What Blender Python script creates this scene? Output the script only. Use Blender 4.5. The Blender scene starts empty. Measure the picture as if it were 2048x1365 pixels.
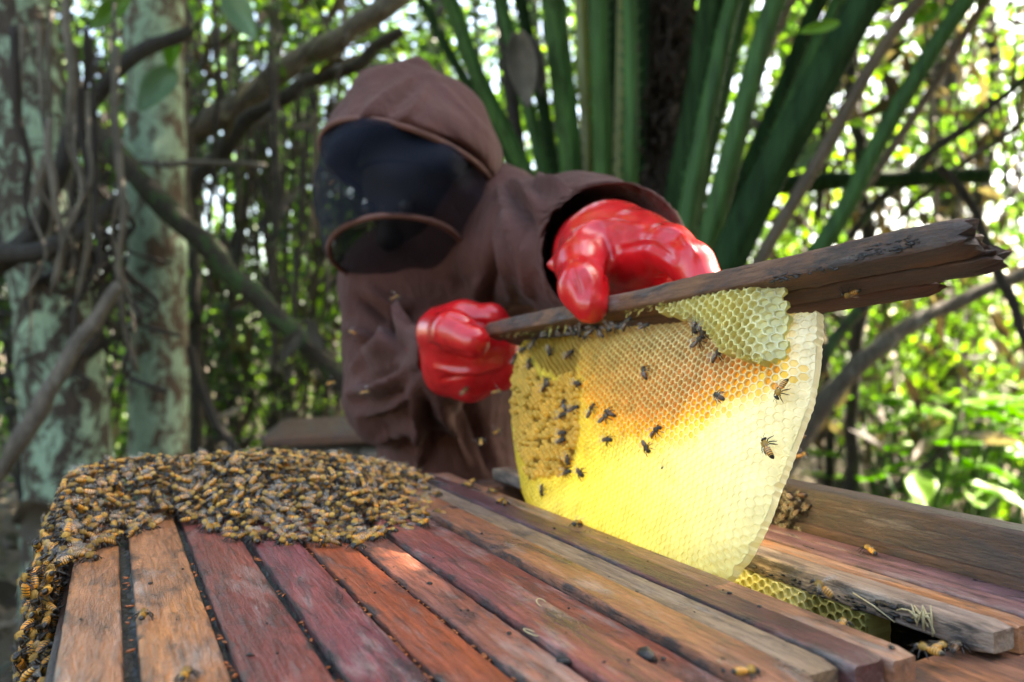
import bpy, bmesh, math, random
import numpy as np
from mathutils import Vector, Matrix, noise as mnoise

random.seed(7)
rng = np.random.default_rng(7)
SC = bpy.context.scene
COL = SC.collection

# ------------------------------------------------------------------ camera
# world: X runs along the hive, Y along the top bars, Z up, z = 0 is the top of the bars
H = 0.125                       # camera height above the bars
F = 1500.0                      # focal length in pixels of the 2048 px frame
YAW = math.atan2(0.4706, 0.882)
CY, SY = math.cos(YAW), math.sin(YAW)
GROUND = -0.85

cam = bpy.data.cameras.new('camera')
cam.sensor_width = 36.0
cam.lens = F / 2048 * 36.0
cam.shift_y = 5.5 / 2048
cam.clip_start = 0.01
cam.clip_end = 500
cam.dof.use_dof = True
cam.dof.focus_distance = 0.405
cam.dof.aperture_fstop = 6.2
camo = bpy.data.objects.new('camera', cam)
COL.objects.link(camo)
camo.location = (0, 0, H)
camo.rotation_euler = (math.pi / 2, 0, -YAW)
SC.camera = camo

# ------------------------------------------------------------------ sky, sun, exposure
def C(X, Z, z):
    """right of the camera X, ahead Z, height z above the bars -> world"""
    return Vector((X * CY + Z * SY, -X * SY + Z * CY, z))

def P(px, py, Z):
    """photo pixel at depth Z -> world"""
    return C((px - 1024) / F * Z, Z, H + (688 - py) / F * Z)

SUN_DIR = (C(0.88, 0.40, 0.0) + Vector((0, 0, 0.90))).normalized()     # towards the sun
# gap cut through the unseen leaves so that one sunbeam backlights the comb
LANE_O = Vector((0.330, 0.432, 0.070))
LANE_1 = Vector((0, 1, -0.075)); LANE_1 = (LANE_1 - SUN_DIR * LANE_1.dot(SUN_DIR)).normalized()
LANE_2 = SUN_DIR.cross(LANE_1)
def out_of_lane(pos, margin=0.10):
    q = np.asarray(pos, float) - np.array(LANE_O)
    a = (q @ np.array(LANE_1)) / (0.128 + margin); b = (q @ np.array(LANE_2)) / (0.049 + margin)
    return (a * a + b * b > 1) | (q @ np.array(SUN_DIR) < 0.3)
world = bpy.data.worlds.new('World')
SC.world = world
world.use_nodes = True
wn = world.node_tree
bg = wn.nodes['Background']
sky = wn.nodes.new('ShaderNodeTexSky')
sky.sky_type = 'NISHITA'
sky.sun_disc = False
sky.sun_elevation = math.asin(SUN_DIR.z)
sky.sun_rotation = math.atan2(SUN_DIR.x, SUN_DIR.y)
sky.dust_density = 3.0
sky.air_density = 1.0
wn.links.new(sky.outputs[0], bg.inputs[0])
bg.inputs[1].default_value = 0.13
sl = bpy.data.lights.new('sun', 'SUN')
sl.energy = 5.0
sl.angle = math.radians(0.53)
sl.color = (1.0, 0.95, 0.87)
so = bpy.data.objects.new('sun', sl)
COL.objects.link(so)
so.rotation_euler = (-SUN_DIR).to_track_quat('-Z', 'Y').to_euler()
so.location = (0, 0, 12)
SC.view_settings.view_transform = 'Standard'
SC.view_settings.look = 'None'
SC.view_settings.gamma = 1.0
SC.view_settings.exposure = 3.28
SC.view_settings.use_white_balance = True
SC.view_settings.white_balance_temperature = 7600
SC.view_settings.white_balance_tint = 10
SC.cycles.use_denoising = True
SC.cycles.max_bounces = 10
SC.cycles.transparent_max_bounces = 16
SC.cycles.sample_clamp_indirect = 8

# ------------------------------------------------------------------ helpers
def lin(r, g, b, k=1.0):
    f = lambda c: (c / 255 / 12.92 if c / 255 <= 0.04045 else ((c / 255 + 0.055) / 1.055) ** 2.4) * k
    return (f(r), f(g), f(b), 1.0)

def tag(o, label=None, cat=None, group=None, kind=None):
    if label: o['label'] = label
    if cat: o['category'] = cat
    if group: o['group'] = group
    if kind: o['kind'] = kind
    return o

def obj(name, me, mat=None, parent=None, loc=None):
    o = bpy.data.objects.new(name, me)
    COL.objects.link(o)
    if me is not None and mat is not None:
        for m in (mat if isinstance(mat, (list, tuple)) else [mat]):
            if m.name not in [x.name for x in me.materials if x]:
                me.materials.append(m)
    if loc is not None: o.location = loc
    if parent is not None: o.parent = parent
    return o

def empty(name, loc):
    o = bpy.data.objects.new(name, None)
    o.empty_display_size = 0.05
    COL.objects.link(o)
    o.location = loc
    return o

def mesh_np(name, V, T=None, Q=None, smooth=True, matidx=None):
    """fast mesh from arrays: V (n,3), T (t,3) triangles, Q (q,4) quads"""
    me = bpy.data.meshes.new(name)
    V = np.asarray(V, np.float32)
    polys = []
    starts, loops, tot = [], [], 0
    nT = 0 if T is None else len(T)
    nQ = 0 if Q is None else len(Q)
    idx = np.concatenate([np.asarray(T, np.int32).ravel() if nT else np.zeros(0, np.int32),
                          np.asarray(Q, np.int32).ravel() if nQ else np.zeros(0, np.int32)])
    st = np.concatenate([np.arange(nT) * 3, nT * 3 + np.arange(nQ) * 4]).astype(np.int32)
    me.vertices.add(len(V))
    me.vertices.foreach_set('co', V.ravel())
    me.loops.add(len(idx))
    me.loops.foreach_set('vertex_index', idx)
    me.polygons.add(nT + nQ)
    me.polygons.foreach_set('loop_start', st)
    me.update(calc_edges=True)
    me.polygons.foreach_set('use_smooth', np.full(nT + nQ, smooth))
    if matidx is not None:
        me.polygons.foreach_set('material_index', np.asarray(matidx, np.int32))
    me.validate()
    return me

class MB:
    """collects pieces of one mesh"""
    def __init__(self): self.V, self.T, self.Q, self.mT, self.mQ, self.n = [], [], [], [], [], 0
    def add(self, V, T=None, Q=None, m=0):
        V = np.asarray(V, float).reshape(-1, 3)
        if T is not None and len(T):
            self.T.append(np.asarray(T, int) + self.n); self.mT += [m] * len(T)
        if Q is not None and len(Q):
            self.Q.append(np.asarray(Q, int) + self.n); self.mQ += [m] * len(Q)
        self.V.append(V); self.n += len(V)
    def mesh(self, name, smooth=True):
        V = np.concatenate(self.V)
        T = np.concatenate(self.T) if self.T else None
        Q = np.concatenate(self.Q) if self.Q else None
        return mesh_np(name, V, T, Q, smooth, self.mT + self.mQ)

def tube_arrays(pts, radii, sides=8, flat=1.0, upv=None, cap=True):
    pts = [Vector(p) for p in pts]
    n = len(pts)
    V = []
    prev = None
    for i, p in enumerate(pts):
        t = (pts[min(i + 1, n - 1)] - pts[max(i - 1, 0)]).normalized()
        if prev is None:
            ref = upv if upv is not None else (Vector((0, 0, 1)) if abs(t.z) < 0.9 else Vector((1, 0, 0)))
            a = t.cross(ref).normalized()
        else:
            a = (prev - t * prev.dot(t)).normalized()
        prev = a
        b = t.cross(a)
        for k in range(sides):
            an = 2 * math.pi * k / sides
            V.append(p + a * (math.cos(an) * radii[i]) + b * (math.sin(an) * radii[i] * flat))
    Q = []
    for i in range(n - 1):
        for k in range(sides):
            k2 = (k + 1) % sides
            Q.append((i * sides + k, i * sides + k2, (i + 1) * sides + k2, (i + 1) * sides + k))
    T = []
    if cap:
        V.append(pts[0]); V.append(pts[-1])
        c0, c1 = n * sides, n * sides + 1
        for k in range(sides):
            k2 = (k + 1) % sides
            T.append((c0, k2, k)); T.append((c1, (n - 1) * sides + k, (n - 1) * sides + k2))
    return np.array([tuple(v) for v in V]), T, Q

def spline(pts, n):
    """Catmull-Rom through the points (any dimension)"""
    p = np.asarray(pts, float)
    p = np.vstack([2 * p[0] - p[1], p, 2 * p[-1] - p[-2]])
    out = []
    m = len(p) - 3
    for i in range(n):
        s = i / (n - 1) * m
        k = min(int(s), m - 1); t = s - k
        a, b, c, d = p[k], p[k + 1], p[k + 2], p[k + 3]
        out.append(0.5 * ((2 * b) + (-a + c) * t + (2 * a - 5 * b + 4 * c - d) * t * t + (-a + 3 * b - 3 * c + d) * t ** 3))
    return np.array(out)

def nz(p, s=1.0):
    return mnoise.noise(Vector(p) * s)

# ------------------------------------------------------------------ materials
def new_mat(name):
    m = bpy.data.materials.new(name)
    m.use_nodes = True
    return m, m.node_tree, m.node_tree.nodes, m.node_tree.links, m.node_tree.nodes['Principled BSDF']

def ramp(N, stops):
    r = N.new('ShaderNodeValToRGB')
    e = r.color_ramp.elements
    while len(e) < len(stops): e.new(0.5)
    for i, (p, c) in enumerate(stops):
        e[i].position = p
        e[i].color = c if len(c) == 4 else (*c, 1)
    return r

def mixrgb(N, L, fac, a, b, mode='MIX'):
    m = N.new('ShaderNodeMix'); m.data_type = 'RGBA'; m.blend_type = mode
    for sock, val in ((m.inputs[0], fac), (m.inputs[6], a), (m.inputs[7], b)):
        if hasattr(val, 'is_linked'): L.new(val, sock)
        else: sock.default_value = val
    return m.outputs[2]

def noise_node(N, L, vec, scale, detail=4, rough=0.55, dist=0.0):
    n = N.new('ShaderNodeTexNoise')
    n.inputs['Scale'].default_value = scale
    n.inputs['Detail'].default_value = detail
    n.inputs['Roughness'].default_value = rough
    n.inputs['Distortion'].default_value = dist
    if vec is not None: L.new(vec, n.inputs['Vector'])
    return n.outputs[0]

def mapping(N, L, src, scale=(1, 1, 1), loc=(0, 0, 0)):
    m = N.new('ShaderNodeMapping')
    m.inputs['Scale'].default_value = scale
    m.inputs['Location'].default_value = loc
    L.new(src, m.inputs['Vector'])
    return m.outputs[0]

def bump(N, L, b, height, strength, dist):
    n = N.new('ShaderNodeBump')
    n.inputs['Strength'].default_value = strength
    n.inputs['Distance'].default_value = dist
    L.new(height, n.inputs['Height'])
    L.new(n.outputs[0], b.inputs['Normal'])
    return n

def wood_mat(name, stain=0.5, scuff=0.5, rough=0.42, axis=1):
    """planks: the base colour is each object's own colour, the grain runs along the object's Y"""
    m, nt, N, L, b = new_mat(name)
    tc = N.new('ShaderNodeTexCoord')
    oi = N.new('ShaderNodeObjectInfo')
    rnd = N.new('ShaderNodeVectorMath'); rnd.operation = 'SCALE'
    comb = N.new('ShaderNodeCombineXYZ')
    for i in range(3): L.new(oi.outputs['Random'], comb.inputs[i])
    L.new(comb.outputs[0], rnd.inputs[0]); rnd.inputs['Scale'].default_value = 7.0
    add = N.new('ShaderNodeVectorMath'); add.operation = 'ADD'
    L.new(tc.outputs['Object'], add.inputs[0]); L.new(rnd.outputs[0], add.inputs[1])
    vec = add.outputs[0]
    sc = [1, 1, 1]; sc[axis] = 0.11
    g1 = noise_node(N, L, mapping(N, L, vec, tuple(s * 420 for s in sc)), 1.0, 5, 0.65, 0.4)
    g2 = noise_node(N, L, mapping(N, L, vec, tuple(s * 110 for s in sc)), 1.0, 3, 0.5, 1.2)
    sc2 = [1, 1, 1]; sc2[axis] = 0.35
    st = noise_node(N, L, mapping(N, L, vec, tuple(s * 34 for s in sc2)), 1.0, 7, 0.66, 0.7)
    st2 = noise_node(N, L, mapping(N, L, vec, tuple(s * 120 for s in sc2), (3, 1, 2)), 1.0, 5, 0.7, 0.3)
    wf = noise_node(N, L, mapping(N, L, vec, tuple(s * 46 for s in (1, 0.22, 1)), (9, 4, 5)), 1.0, 9, 0.78, 0.15)
    hue = noise_node(N, L, mapping(N, L, vec, tuple(s * 22 for s in sc2), (2, 8, 1)), 1.0, 3, 0.5, 0.5)
    base = oi.outputs['Color']
    # red-purple to orange drift of the heartwood
    warm = mixrgb(N, L, 0.8, base, (1.12, 0.98, 0.80, 1), 'MULTIPLY')
    cool = mixrgb(N, L, 0.8, base, (0.90, 0.84, 0.92, 1), 'MULTIPLY')
    hr = ramp(N, [(0.38, (0, 0, 0)), (0.62, (1, 1, 1))]); L.new(hue, hr.inputs[0])
    c = mixrgb(N, L, hr.outputs[0], warm, cool)
    dark = mixrgb(N, L, 1.0, c, (0.30, 0.26, 0.25, 1), 'MULTIPLY')
    r1 = ramp(N, [(0.36, (0, 0, 0)), (0.66, (1, 1, 1))]); L.new(g1, r1.inputs[0])
    r2 = ramp(N, [(0.35, (0, 0, 0)), (0.7, (1, 1, 1))]); L.new(g2, r2.inputs[0])
    gm = N.new('ShaderNodeMath'); gm.operation = 'MULTIPLY'; L.new(r1.outputs[0], gm.inputs[0]); gm.inputs[1].default_value = 0.75
    c = mixrgb(N, L, gm.outputs[0], c, dark)
    gm2 = N.new('ShaderNodeMath'); gm2.operation = 'MULTIPLY'; L.new(r2.outputs[0], gm2.inputs[0]); gm2.inputs[1].default_value = 0.6
    c = mixrgb(N, L, gm2.outputs[0], c, dark)
    sep = N.new('ShaderNodeSeparateXYZ'); L.new(tc.outputs['Generated'], sep.inputs[0])
    e0 = N.new('ShaderNodeMath'); e0.operation = 'SUBTRACT'; L.new(sep.outputs[0], e0.inputs[0]); e0.inputs[1].default_value = 0.5
    e1 = N.new('ShaderNodeMath'); e1.operation = 'ABSOLUTE'; L.new(e0.outputs[0], e1.inputs[0])
    e2 = N.new('ShaderNodeMath'); e2.operation = 'MULTIPLY_ADD'; L.new(st2, e2.inputs[0]); e2.inputs[1].default_value = 0.42; L.new(e1.outputs[0], e2.inputs[2])
    er = ramp(N, [(0.655, (0, 0, 0)), (0.72, (1, 1, 1))]); L.new(e2.outputs[0], er.inputs[0])
    em_ = N.new('ShaderNodeMath'); em_.operation = 'MULTIPLY'; L.new(er.outputs[0], em_.inputs[0]); em_.inputs[1].default_value = 0.85 if axis == 1 else 0.0
    c = mixrgb(N, L, em_.outputs[0], c, (0.030, 0.024, 0.024, 1))
    # propolis and weather stains, nearly black
    sr = ramp(N, [(0.58 - 0.10 * stain, (0, 0, 0)), (0.70 - 0.08 * stain, (1, 1, 1))]); L.new(st, sr.inputs[0])
    sm = N.new('ShaderNodeMath'); sm.operation = 'MULTIPLY'; L.new(sr.outputs[0], sm.inputs[0]); sm.inputs[1].default_value = 0.8
    c = mixrgb(N, L, sm.outputs[0], c, (0.035, 0.032, 0.036, 1))
    s2 = ramp(N, [(0.53, (0, 0, 0)), (0.64, (1, 1, 1))]); L.new(st2, s2.inputs[0])
    sm2 = N.new('ShaderNodeMath'); sm2.operation = 'MULTIPLY'; L.new(s2.outputs[0], sm2.inputs[0]); sm2.inputs[1].default_value = 0.6
    c = mixrgb(N, L, sm2.outputs[0], c, (0.05, 0.035, 0.03, 1))
    # pale scuffed wax
    wr = ramp(N, [(0.60 - 0.12 * scuff, (0, 0, 0)), (0.76 - 0.12 * scuff, (1, 1, 1))]); L.new(wf, wr.inputs[0])
    wm = N.new('ShaderNodeMath'); wm.operation = 'MULTIPLY'; L.new(wr.outputs[0], wm.inputs[0]); wm.inputs[1].default_value = 0.7 * scuff
    c = mixrgb(N, L, wm.outputs[0], c, (0.55, 0.50, 0.46, 1))
    L.new(c, b.inputs['Base Color'])
    rr = N.new('ShaderNodeMapRange'); L.new(st, rr.inputs[0])
    rr.inputs[1].default_value = 0.3; rr.inputs[2].default_value = 0.75
    rr.inputs[3].default_value = rough + 0.12; rr.inputs[4].default_value = rough - 0.1
    L.new(rr.outputs[0], b.inputs['Roughness'])
    hsum = N.new('ShaderNodeMath'); hsum.operation = 'ADD'; L.new(g1, hsum.inputs[0]); L.new(st2, hsum.inputs[1])
    bump(N, L, b, hsum.outputs[0], 1.0, 0.0020)
    return m

def plain_mat(name, col, rough=0.5, var=0.3, scale=30.0, bumpd=0.0, coat=0.0, spec=0.5, stretch=(1, 1, 1)):
    m, nt, N, L, b = new_mat(name)
    tc = N.new('ShaderNodeTexCoord')
    n = noise_node(N, L, mapping(N, L, tc.outputs['Object'], tuple(s * scale for s in stretch)), 1.0, 6, 0.6, 0.3)
    lo = tuple(c * (1 - var) for c in col[:3]) + (1,)
    hi = tuple(min(1, c * (1 + var)) for c in col[:3]) + (1,)
    r = ramp(N, [(0.3, lo), (0.7, hi)]); L.new(n, r.inputs[0])
    L.new(r.outputs[0], b.inputs['Base Color'])
    b.inputs['Roughness'].default_value = rough
    b.inputs['Coat Weight'].default_value = coat
    b.inputs['Specular IOR Level'].default_value = spec
    if bumpd: bump(N, L, b, n, 0.8, bumpd)
    return m

def leaf_mat(name, cols, trans=0.45, rough=0.45):
    """leaves: every leaf (mesh island) draws its own colour from the ramp; light shines through"""
    m, nt, N, L, b = new_mat(name)
    g = N.new('ShaderNodeNewGeometry')
    r = ramp(N, [(i / max(1, len(cols) - 1), c) for i, c in enumerate(cols)])
    L.new(g.outputs['Random Per Island'], r.inputs[0])
    L.new(r.outputs[0], b.inputs['Base Color'])
    b.inputs['Roughness'].default_value = rough
    t = N.new('ShaderNodeBsdfTranslucent')
    br = mixrgb(N, L, 1.0, r.outputs[0], (1.9, 1.9, 0.7, 1), 'MULTIPLY')
    L.new(br, t.inputs[0])
    mx = N.new('ShaderNodeMixShader'); mx.inputs[0].default_value = trans
    L.new(b.outputs[0], mx.inputs[1]); L.new(t.outputs[0], mx.inputs[2])
    L.new(mx.outputs[0], N['Material Output'].inputs[0])
    return m

def attr_mat(name, rough, trans, spec=0.4, coat=0.0, gain=1.0):
    """wax: colour from the comb's own colour attribute, light shines through the thin walls"""
    m, nt, N, L, b = new_mat(name)
    a = N.new('ShaderNodeAttribute'); a.attribute_name = 'col'
    tc = N.new('ShaderNodeTexCoord')
    n = noise_node(N, L, mapping(N, L, tc.outputs['Object'], (90, 90, 90)), 1.0, 4)
    r = ramp(N, [(0.3, (0.86, 0.84, 0.78)), (0.7, (1.08, 1.08, 1.08))]); L.new(n, r.inputs[0])
    c = mixrgb(N, L, 1.0, a.outputs['Color'], r.outputs[0], 'MULTIPLY')
    L.new(c, b.inputs['Base Color'])
    b.inputs['Roughness'].default_value = rough
    b.inputs['Coat Weight'].default_value = coat
    b.inputs['Specular IOR Level'].default_value = spec
    n2 = noise_node(N, L, mapping(N, L, tc.outputs['Object'], (700, 700, 700)), 1.0, 3)
    bump(N, L, b, n2, 0.5, 0.0004)
    t = N.new('ShaderNodeBsdfTranslucent'); L.new(c, t.inputs[0])
    mx = N.new('ShaderNodeMixShader'); mx.inputs[0].default_value = trans
    L.new(b.outputs[0], mx.inputs[1]); L.new(t.outputs[0], mx.inputs[2])
    L.new(mx.outputs[0], N['Material Output'].inputs[0])
    return m

M = {}
M['bar'] = wood_mat('bar_wood', 0.8, 0.6, 0.30)
M['bar_grey'] = wood_mat('weathered_bar_wood', 0.6, 0.5, 0.6)
M['bar_dark'] = wood_mat('propolised_bar_wood', 1.3, 0.35, 0.5)
M['board'] = wood_mat('board_wood', 0.7, 0.2, 0.6)
M['propolis'] = plain_mat('propolis', (0.016, 0.013, 0.012), 0.42, 0.7, 420, 0.002, 0.15)
M['flake'] = plain_mat('propolis_flake', (0.30, 0.085, 0.02), 0.4, 0.5, 300)
M['straw'] = plain_mat('straw', (0.50, 0.40, 0.22), 0.6, 0.3, 200)
M['wax'] = attr_mat('wax', 0.40, 0.36)
M['honey'] = attr_mat('honey', 0.12, 0.45, 0.6, 0.4)

def cloth_mat():
    m, nt, N, L, b = new_mat('brown_cotton')
    tc = N.new('ShaderNodeTexCoord')
    n = noise_node(N, L, mapping(N, L, tc.outputs['Object'], (9, 9, 9)), 1.0, 5)
    r = ramp(N, [(0.3, (0.066, 0.025, 0.021)), (0.7, (0.108, 0.044, 0.038))]); L.new(n, r.inputs[0])
    L.new(r.outputs[0], b.inputs['Base Color'])
    b.inputs['Roughness'].default_value = 0.8
    b.inputs['Sheen Weight'].default_value = 0.06
    b.inputs['Sheen Roughness'].default_value = 0.4
    b.inputs['Specular IOR Level'].default_value = 0.25
    w = noise_node(N, L, mapping(N, L, tc.outputs['Object'], (1400, 1400, 1400)), 1.0, 2)
    cr = noise_node(N, L, mapping(N, L, tc.outputs['Object'], (34, 34, 16)), 1.0, 5, 0.6, 1.0)
    b1 = N.new('ShaderNodeBump'); b1.inputs['Strength'].default_value = 0.6; b1.inputs['Distance'].default_value = 0.012
    L.new(cr, b1.inputs['Height'])
    b2 = N.new('ShaderNodeBump'); b2.inputs['Strength'].default_value = 0.3; b2.inputs['Distance'].default_value = 0.0008
    L.new(w, b2.inputs['Height']); L.new(b1.outputs[0], b2.inputs['Normal'])
    L.new(b2.outputs[0], b.inputs['Normal'])
    return m
M['cloth'] = cloth_mat()
M['piping'] = plain_mat('piping', (0.13, 0.055, 0.042), 0.8, 0.2, 60)

def glove_mat():
    m, nt, N, L, b = new_mat('red_rubber')
    tc = N.new('ShaderNodeTexCoord')
    n = noise_node(N, L, mapping(N, L, tc.outputs['Object'], (45, 45, 45)), 1.0, 4, 0.5, 1.0)
    r = ramp(N, [(0.3, (0.50, 0.006, 0.010)), (0.7, (0.70, 0.016, 0.022))]); L.new(n, r.inputs[0])
    L.new(r.outputs[0], b.inputs['Base Color'])
    b.inputs['Roughness'].default_value = 0.23
    b.inputs['Subsurface Weight'].default_value = 0.12
    b.inputs['Subsurface Radius'].default_value = (0.01, 0.002, 0.002)
    b.inputs['Coat Weight'].default_value = 0.3
    b.inputs['Coat Roughness'].default_value = 0.18
    bump(N, L, b, n, 0.05, 0.002)
    return m
M['glove'] = glove_mat()

def veil_mat():
    m, nt, N, L, b = new_mat('black_netting')
    b.inputs['Base Color'].default_value = (0.009, 0.013, 0.024, 1)
    b.inputs['Roughness'].default_value = 0.75
    b.inputs['Specular IOR Level'].default_value = 0.10
    b.inputs['Sheen Weight'].default_value = 0.0
    t = N.new('ShaderNodeBsdfTransparent')
    mx = N.new('ShaderNodeMixShader'); mx.inputs[0].default_value = 0.38
    L.new(b.outputs[0], mx.inputs[1]); L.new(t.outputs[0], mx.inputs[2])
    L.new(mx.outputs[0], N['Material Output'].inputs[0])
    return m
M['veil'] = veil_mat()
M['skin'] = plain_mat('skin', (0.03, 0.016, 0.010), 0.7, 0.15, 40)
M['hair'] = plain_mat('hair', (0.008, 0.007, 0.006), 0.7, 0.3, 200)
M['eye'] = plain_mat('eye', (0.06, 0.055, 0.05), 0.2, 0.05, 40)

M['bee_amber'] = plain_mat('bee_amber', (0.54, 0.23, 0.026), 0.38, 0.35, 500)
M['bee_dark'] = plain_mat('bee_dark', (0.018, 0.013, 0.010), 0.35, 0.4, 500)
M['bee_fuzz'] = plain_mat('bee_fuzz', (0.33, 0.21, 0.055), 0.8, 0.35, 700)
M['bee_tan'] = plain_mat('bee_tan', (0.52, 0.32, 0.07), 0.5, 0.3, 500)
def wing_mat():
    m, nt, N, L, b = new_mat('bee_wing')
    b.inputs['Base Color'].default_value = (0.42, 0.38, 0.33, 1)
    b.inputs['Roughness'].default_value = 0.22
    t = N.new('ShaderNodeBsdfTransparent')
    mx = N.new('ShaderNodeMixShader'); mx.inputs[0].default_value = 0.84
    L.new(b.outputs[0], mx.inputs[1]); L.new(t.outputs[0], mx.inputs[2])
    L.new(mx.outputs[0], N['Material Output'].inputs[0])
    return m
M['wing'] = wing_mat()
for k_ in ('bee_amber', 'bee_fuzz', 'bee_tan'):
    nt_ = M[k_].node_tree; N_2, L_2 = nt_.nodes, nt_.links
    bs_ = N_2['Principled BSDF']; src_ = bs_.inputs['Base Color'].links[0].from_socket
    g_ = N_2.new('ShaderNodeNewGeometry'); oi_ = N_2.new('ShaderNodeObjectInfo')
    ad_ = N_2.new('ShaderNodeMath'); ad_.operation = 'ADD'; L_2.new(g_.outputs['Random Per Island'], ad_.inputs[0]); L_2.new(oi_.outputs['Random'], ad_.inputs[1])
    fr_ = N_2.new('ShaderNodeMath'); fr_.operation = 'FRACT'; L_2.new(ad_.outputs[0], fr_.inputs[0])
    rr_ = ramp(N_2, [(0.0, (0.55, 0.50, 0.45)), (0.5, (1.15, 1.12, 1.05)), (1.0, (1.75, 1.6, 1.3))]); L_2.new(fr_.outputs[0], rr_.inputs[0])
    L_2.new(mixrgb(N_2, L_2, 1.0, src_, rr_.outputs[0], 'MULTIPLY'), bs_.inputs['Base Color'])
BEE_MATS = [M['bee_dark'], M['bee_amber'], M['bee_fuzz'], M['bee_tan'], M['wing']]

def bark_mat(name, lichen=0.5, base=(0.11, 0.075, 0.05), lich=(0.30, 0.42, 0.30)):
    m, nt, N, L, b = new_mat(name)
    tc = N.new('ShaderNodeTexCoord')
    n1 = noise_node(N, L, mapping(N, L, tc.outputs['Object'], (19, 19, 13)), 1.0, 9, 0.75, 0.6)
    n2 = noise_node(N, L, mapping(N, L, tc.outputs['Object'], (60, 60, 22)), 1.0, 6, 0.65)
    vo = N.new('ShaderNodeTexVoronoi'); vo.inputs['Scale'].default_value = 1.0
    vo.feature = 'SMOOTH_F1'
    L.new(mapping(N, L, tc.outputs['Object'], (13, 13, 9)), vo.inputs['Vector'])
    rb = ramp(N, [(0.3, tuple(c * 0.5 for c in base)), (0.7, tuple(c * 1.4 for c in base))]); L.new(n2, rb.inputs[0])
    rl = ramp(N, [(0.25, tuple(c * 0.75 for c in lich)), (0.75, tuple(min(1, c * 1.3) for c in lich))]); L.new(n2, rl.inputs[0])
    mm = N.new('ShaderNodeMath'); mm.operation = 'SUBTRACT'; L.new(n1, mm.inputs[0])
    vm = N.new('ShaderNodeMath'); vm.operation = 'MULTIPLY'; L.new(vo.outputs['Distance'], vm.inputs[0]); vm.inputs[1].default_value = 0.25
    L.new(vm.outputs[0], mm.inputs[1])
    th = 0.62 - lichen * 0.34
    rm = ramp(N, [(th - 0.045, (0, 0, 0)), (th + 0.045, (1, 1, 1))]); L.new(mm.outputs[0], rm.inputs[0])
    c = mixrgb(N, L, rm.outputs[0], rb.outputs[0], rl.outputs[0])
    L.new(c, b.inputs['Base Color'])
    b.inputs['Roughness'].default_value = 0.85
    bump(N, L, b, n2, 0.6, 0.01)
    return m
M['bark_lichen'] = bark_mat('lichen_bark', 0.70)
M['bark_part'] = bark_mat('patchy_bark', 0.60, (0.05, 0.036, 0.026), (0.26, 0.38, 0.27))
M['stick'] = bark_mat('stick_bark', 0.30, (0.12, 0.10, 0.08), (0.22, 0.22, 0.19))
M['stick_dark'] = bark_mat('dark_stick_bark', 0.1, (0.030, 0.025, 0.02), (0.06, 0.07, 0.05))
M['moss_stick'] = bark_mat('mossy_stick_bark', 0.55, (0.035, 0.028, 0.02), (0.035, 0.075, 0.02))
M['vine'] = plain_mat('vine', (0.10, 0.085, 0.065), 0.8, 0.5, 12)
M['vine_dark'] = plain_mat('dark_vine', (0.024, 0.019, 0.016), 0.8, 0.5, 12)
M['petiole'] = plain_mat('palm_petiole', (0.034, 0.092, 0.022), 0.55, 0.6, 9, 0.004, 0.0, 0.2, (5, 5, 0.35))
M['petiole_dark'] = plain_mat('dark_palm_petiole', (0.014, 0.038, 0.012), 0.7, 0.6, 9, 0.004, 0.0, 0.1, (5, 5, 0.35))
M['petiole_yellow'] = plain_mat('yellowing_palm_petiole', (0.17, 0.19, 0.035), 0.4, 0.45, 4, 0.003, 0.1, 0.5, (3, 3, 0.5))
M['petiole_dry'] = plain_mat('dry_palm_petiole', (0.15, 0.11, 0.075), 0.7, 0.4, 7, 0.003)
M['fibre'] = plain_mat('palm_fibre', (0.040, 0.028, 0.020), 0.9, 0.6, 30, 0.01, 0, 0.3, (4, 4, 0.5))
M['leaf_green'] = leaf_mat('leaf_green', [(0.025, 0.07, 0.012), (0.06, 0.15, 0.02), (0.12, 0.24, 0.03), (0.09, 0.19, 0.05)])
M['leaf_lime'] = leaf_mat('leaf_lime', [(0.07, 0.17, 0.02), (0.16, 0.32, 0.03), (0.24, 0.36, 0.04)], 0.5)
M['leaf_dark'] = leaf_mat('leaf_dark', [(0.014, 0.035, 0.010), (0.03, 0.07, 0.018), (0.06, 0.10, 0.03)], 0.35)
M['leaf_dry'] = leaf_mat('leaf_dry', [(0.022, 0.016, 0.012), (0.05, 0.038, 0.028), (0.07, 0.05, 0.035), (0.03, 0.035, 0.015), (0.30, 0.24, 0.20)], 0.15, 0.7)
M['leaf_pale'] = leaf_mat('leaf_pale', [(0.16, 0.27, 0.16), (0.20, 0.33, 0.20)], 0.3)

def ground_mat():
    m, nt, N, L, b = new_mat('forest_floor')
    tc = N.new('ShaderNodeTexCoord')
    n1 = noise_node(N, L, mapping(N, L, tc.outputs['Object'], (3, 3, 3)), 1.0, 8, 0.7)
    n2 = noise_node(N, L, mapping(N, L, tc.outputs['Object'], (25, 25, 25)), 1.0, 6, 0.7)
    r = ramp(N, [(0.3, (0.07, 0.045, 0.028)), (0.5, (0.14, 0.10, 0.065)), (0.7, (0.24, 0.18, 0.13))]); L.new(n2, r.inputs[0])
    g = ramp(N, [(0.5, (0, 0, 0)), (0.62, (1, 1, 1))]); L.new(n1, g.inputs[0])
    gm = N.new('ShaderNodeMath'); gm.operation = 'MULTIPLY'; L.new(g.outputs[0], gm.inputs[0]); gm.inputs[1].default_value = 0.5
    c = mixrgb(N, L, gm.outputs[0], r.outputs[0], (0.05, 0.085, 0.025, 1))
    L.new(c, b.inputs['Base Color'])
    b.inputs['Roughness'].default_value = 0.9
    bump(N, L, b, n2, 0.8, 0.04)
    return m
M['ground'] = ground_mat()
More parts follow.
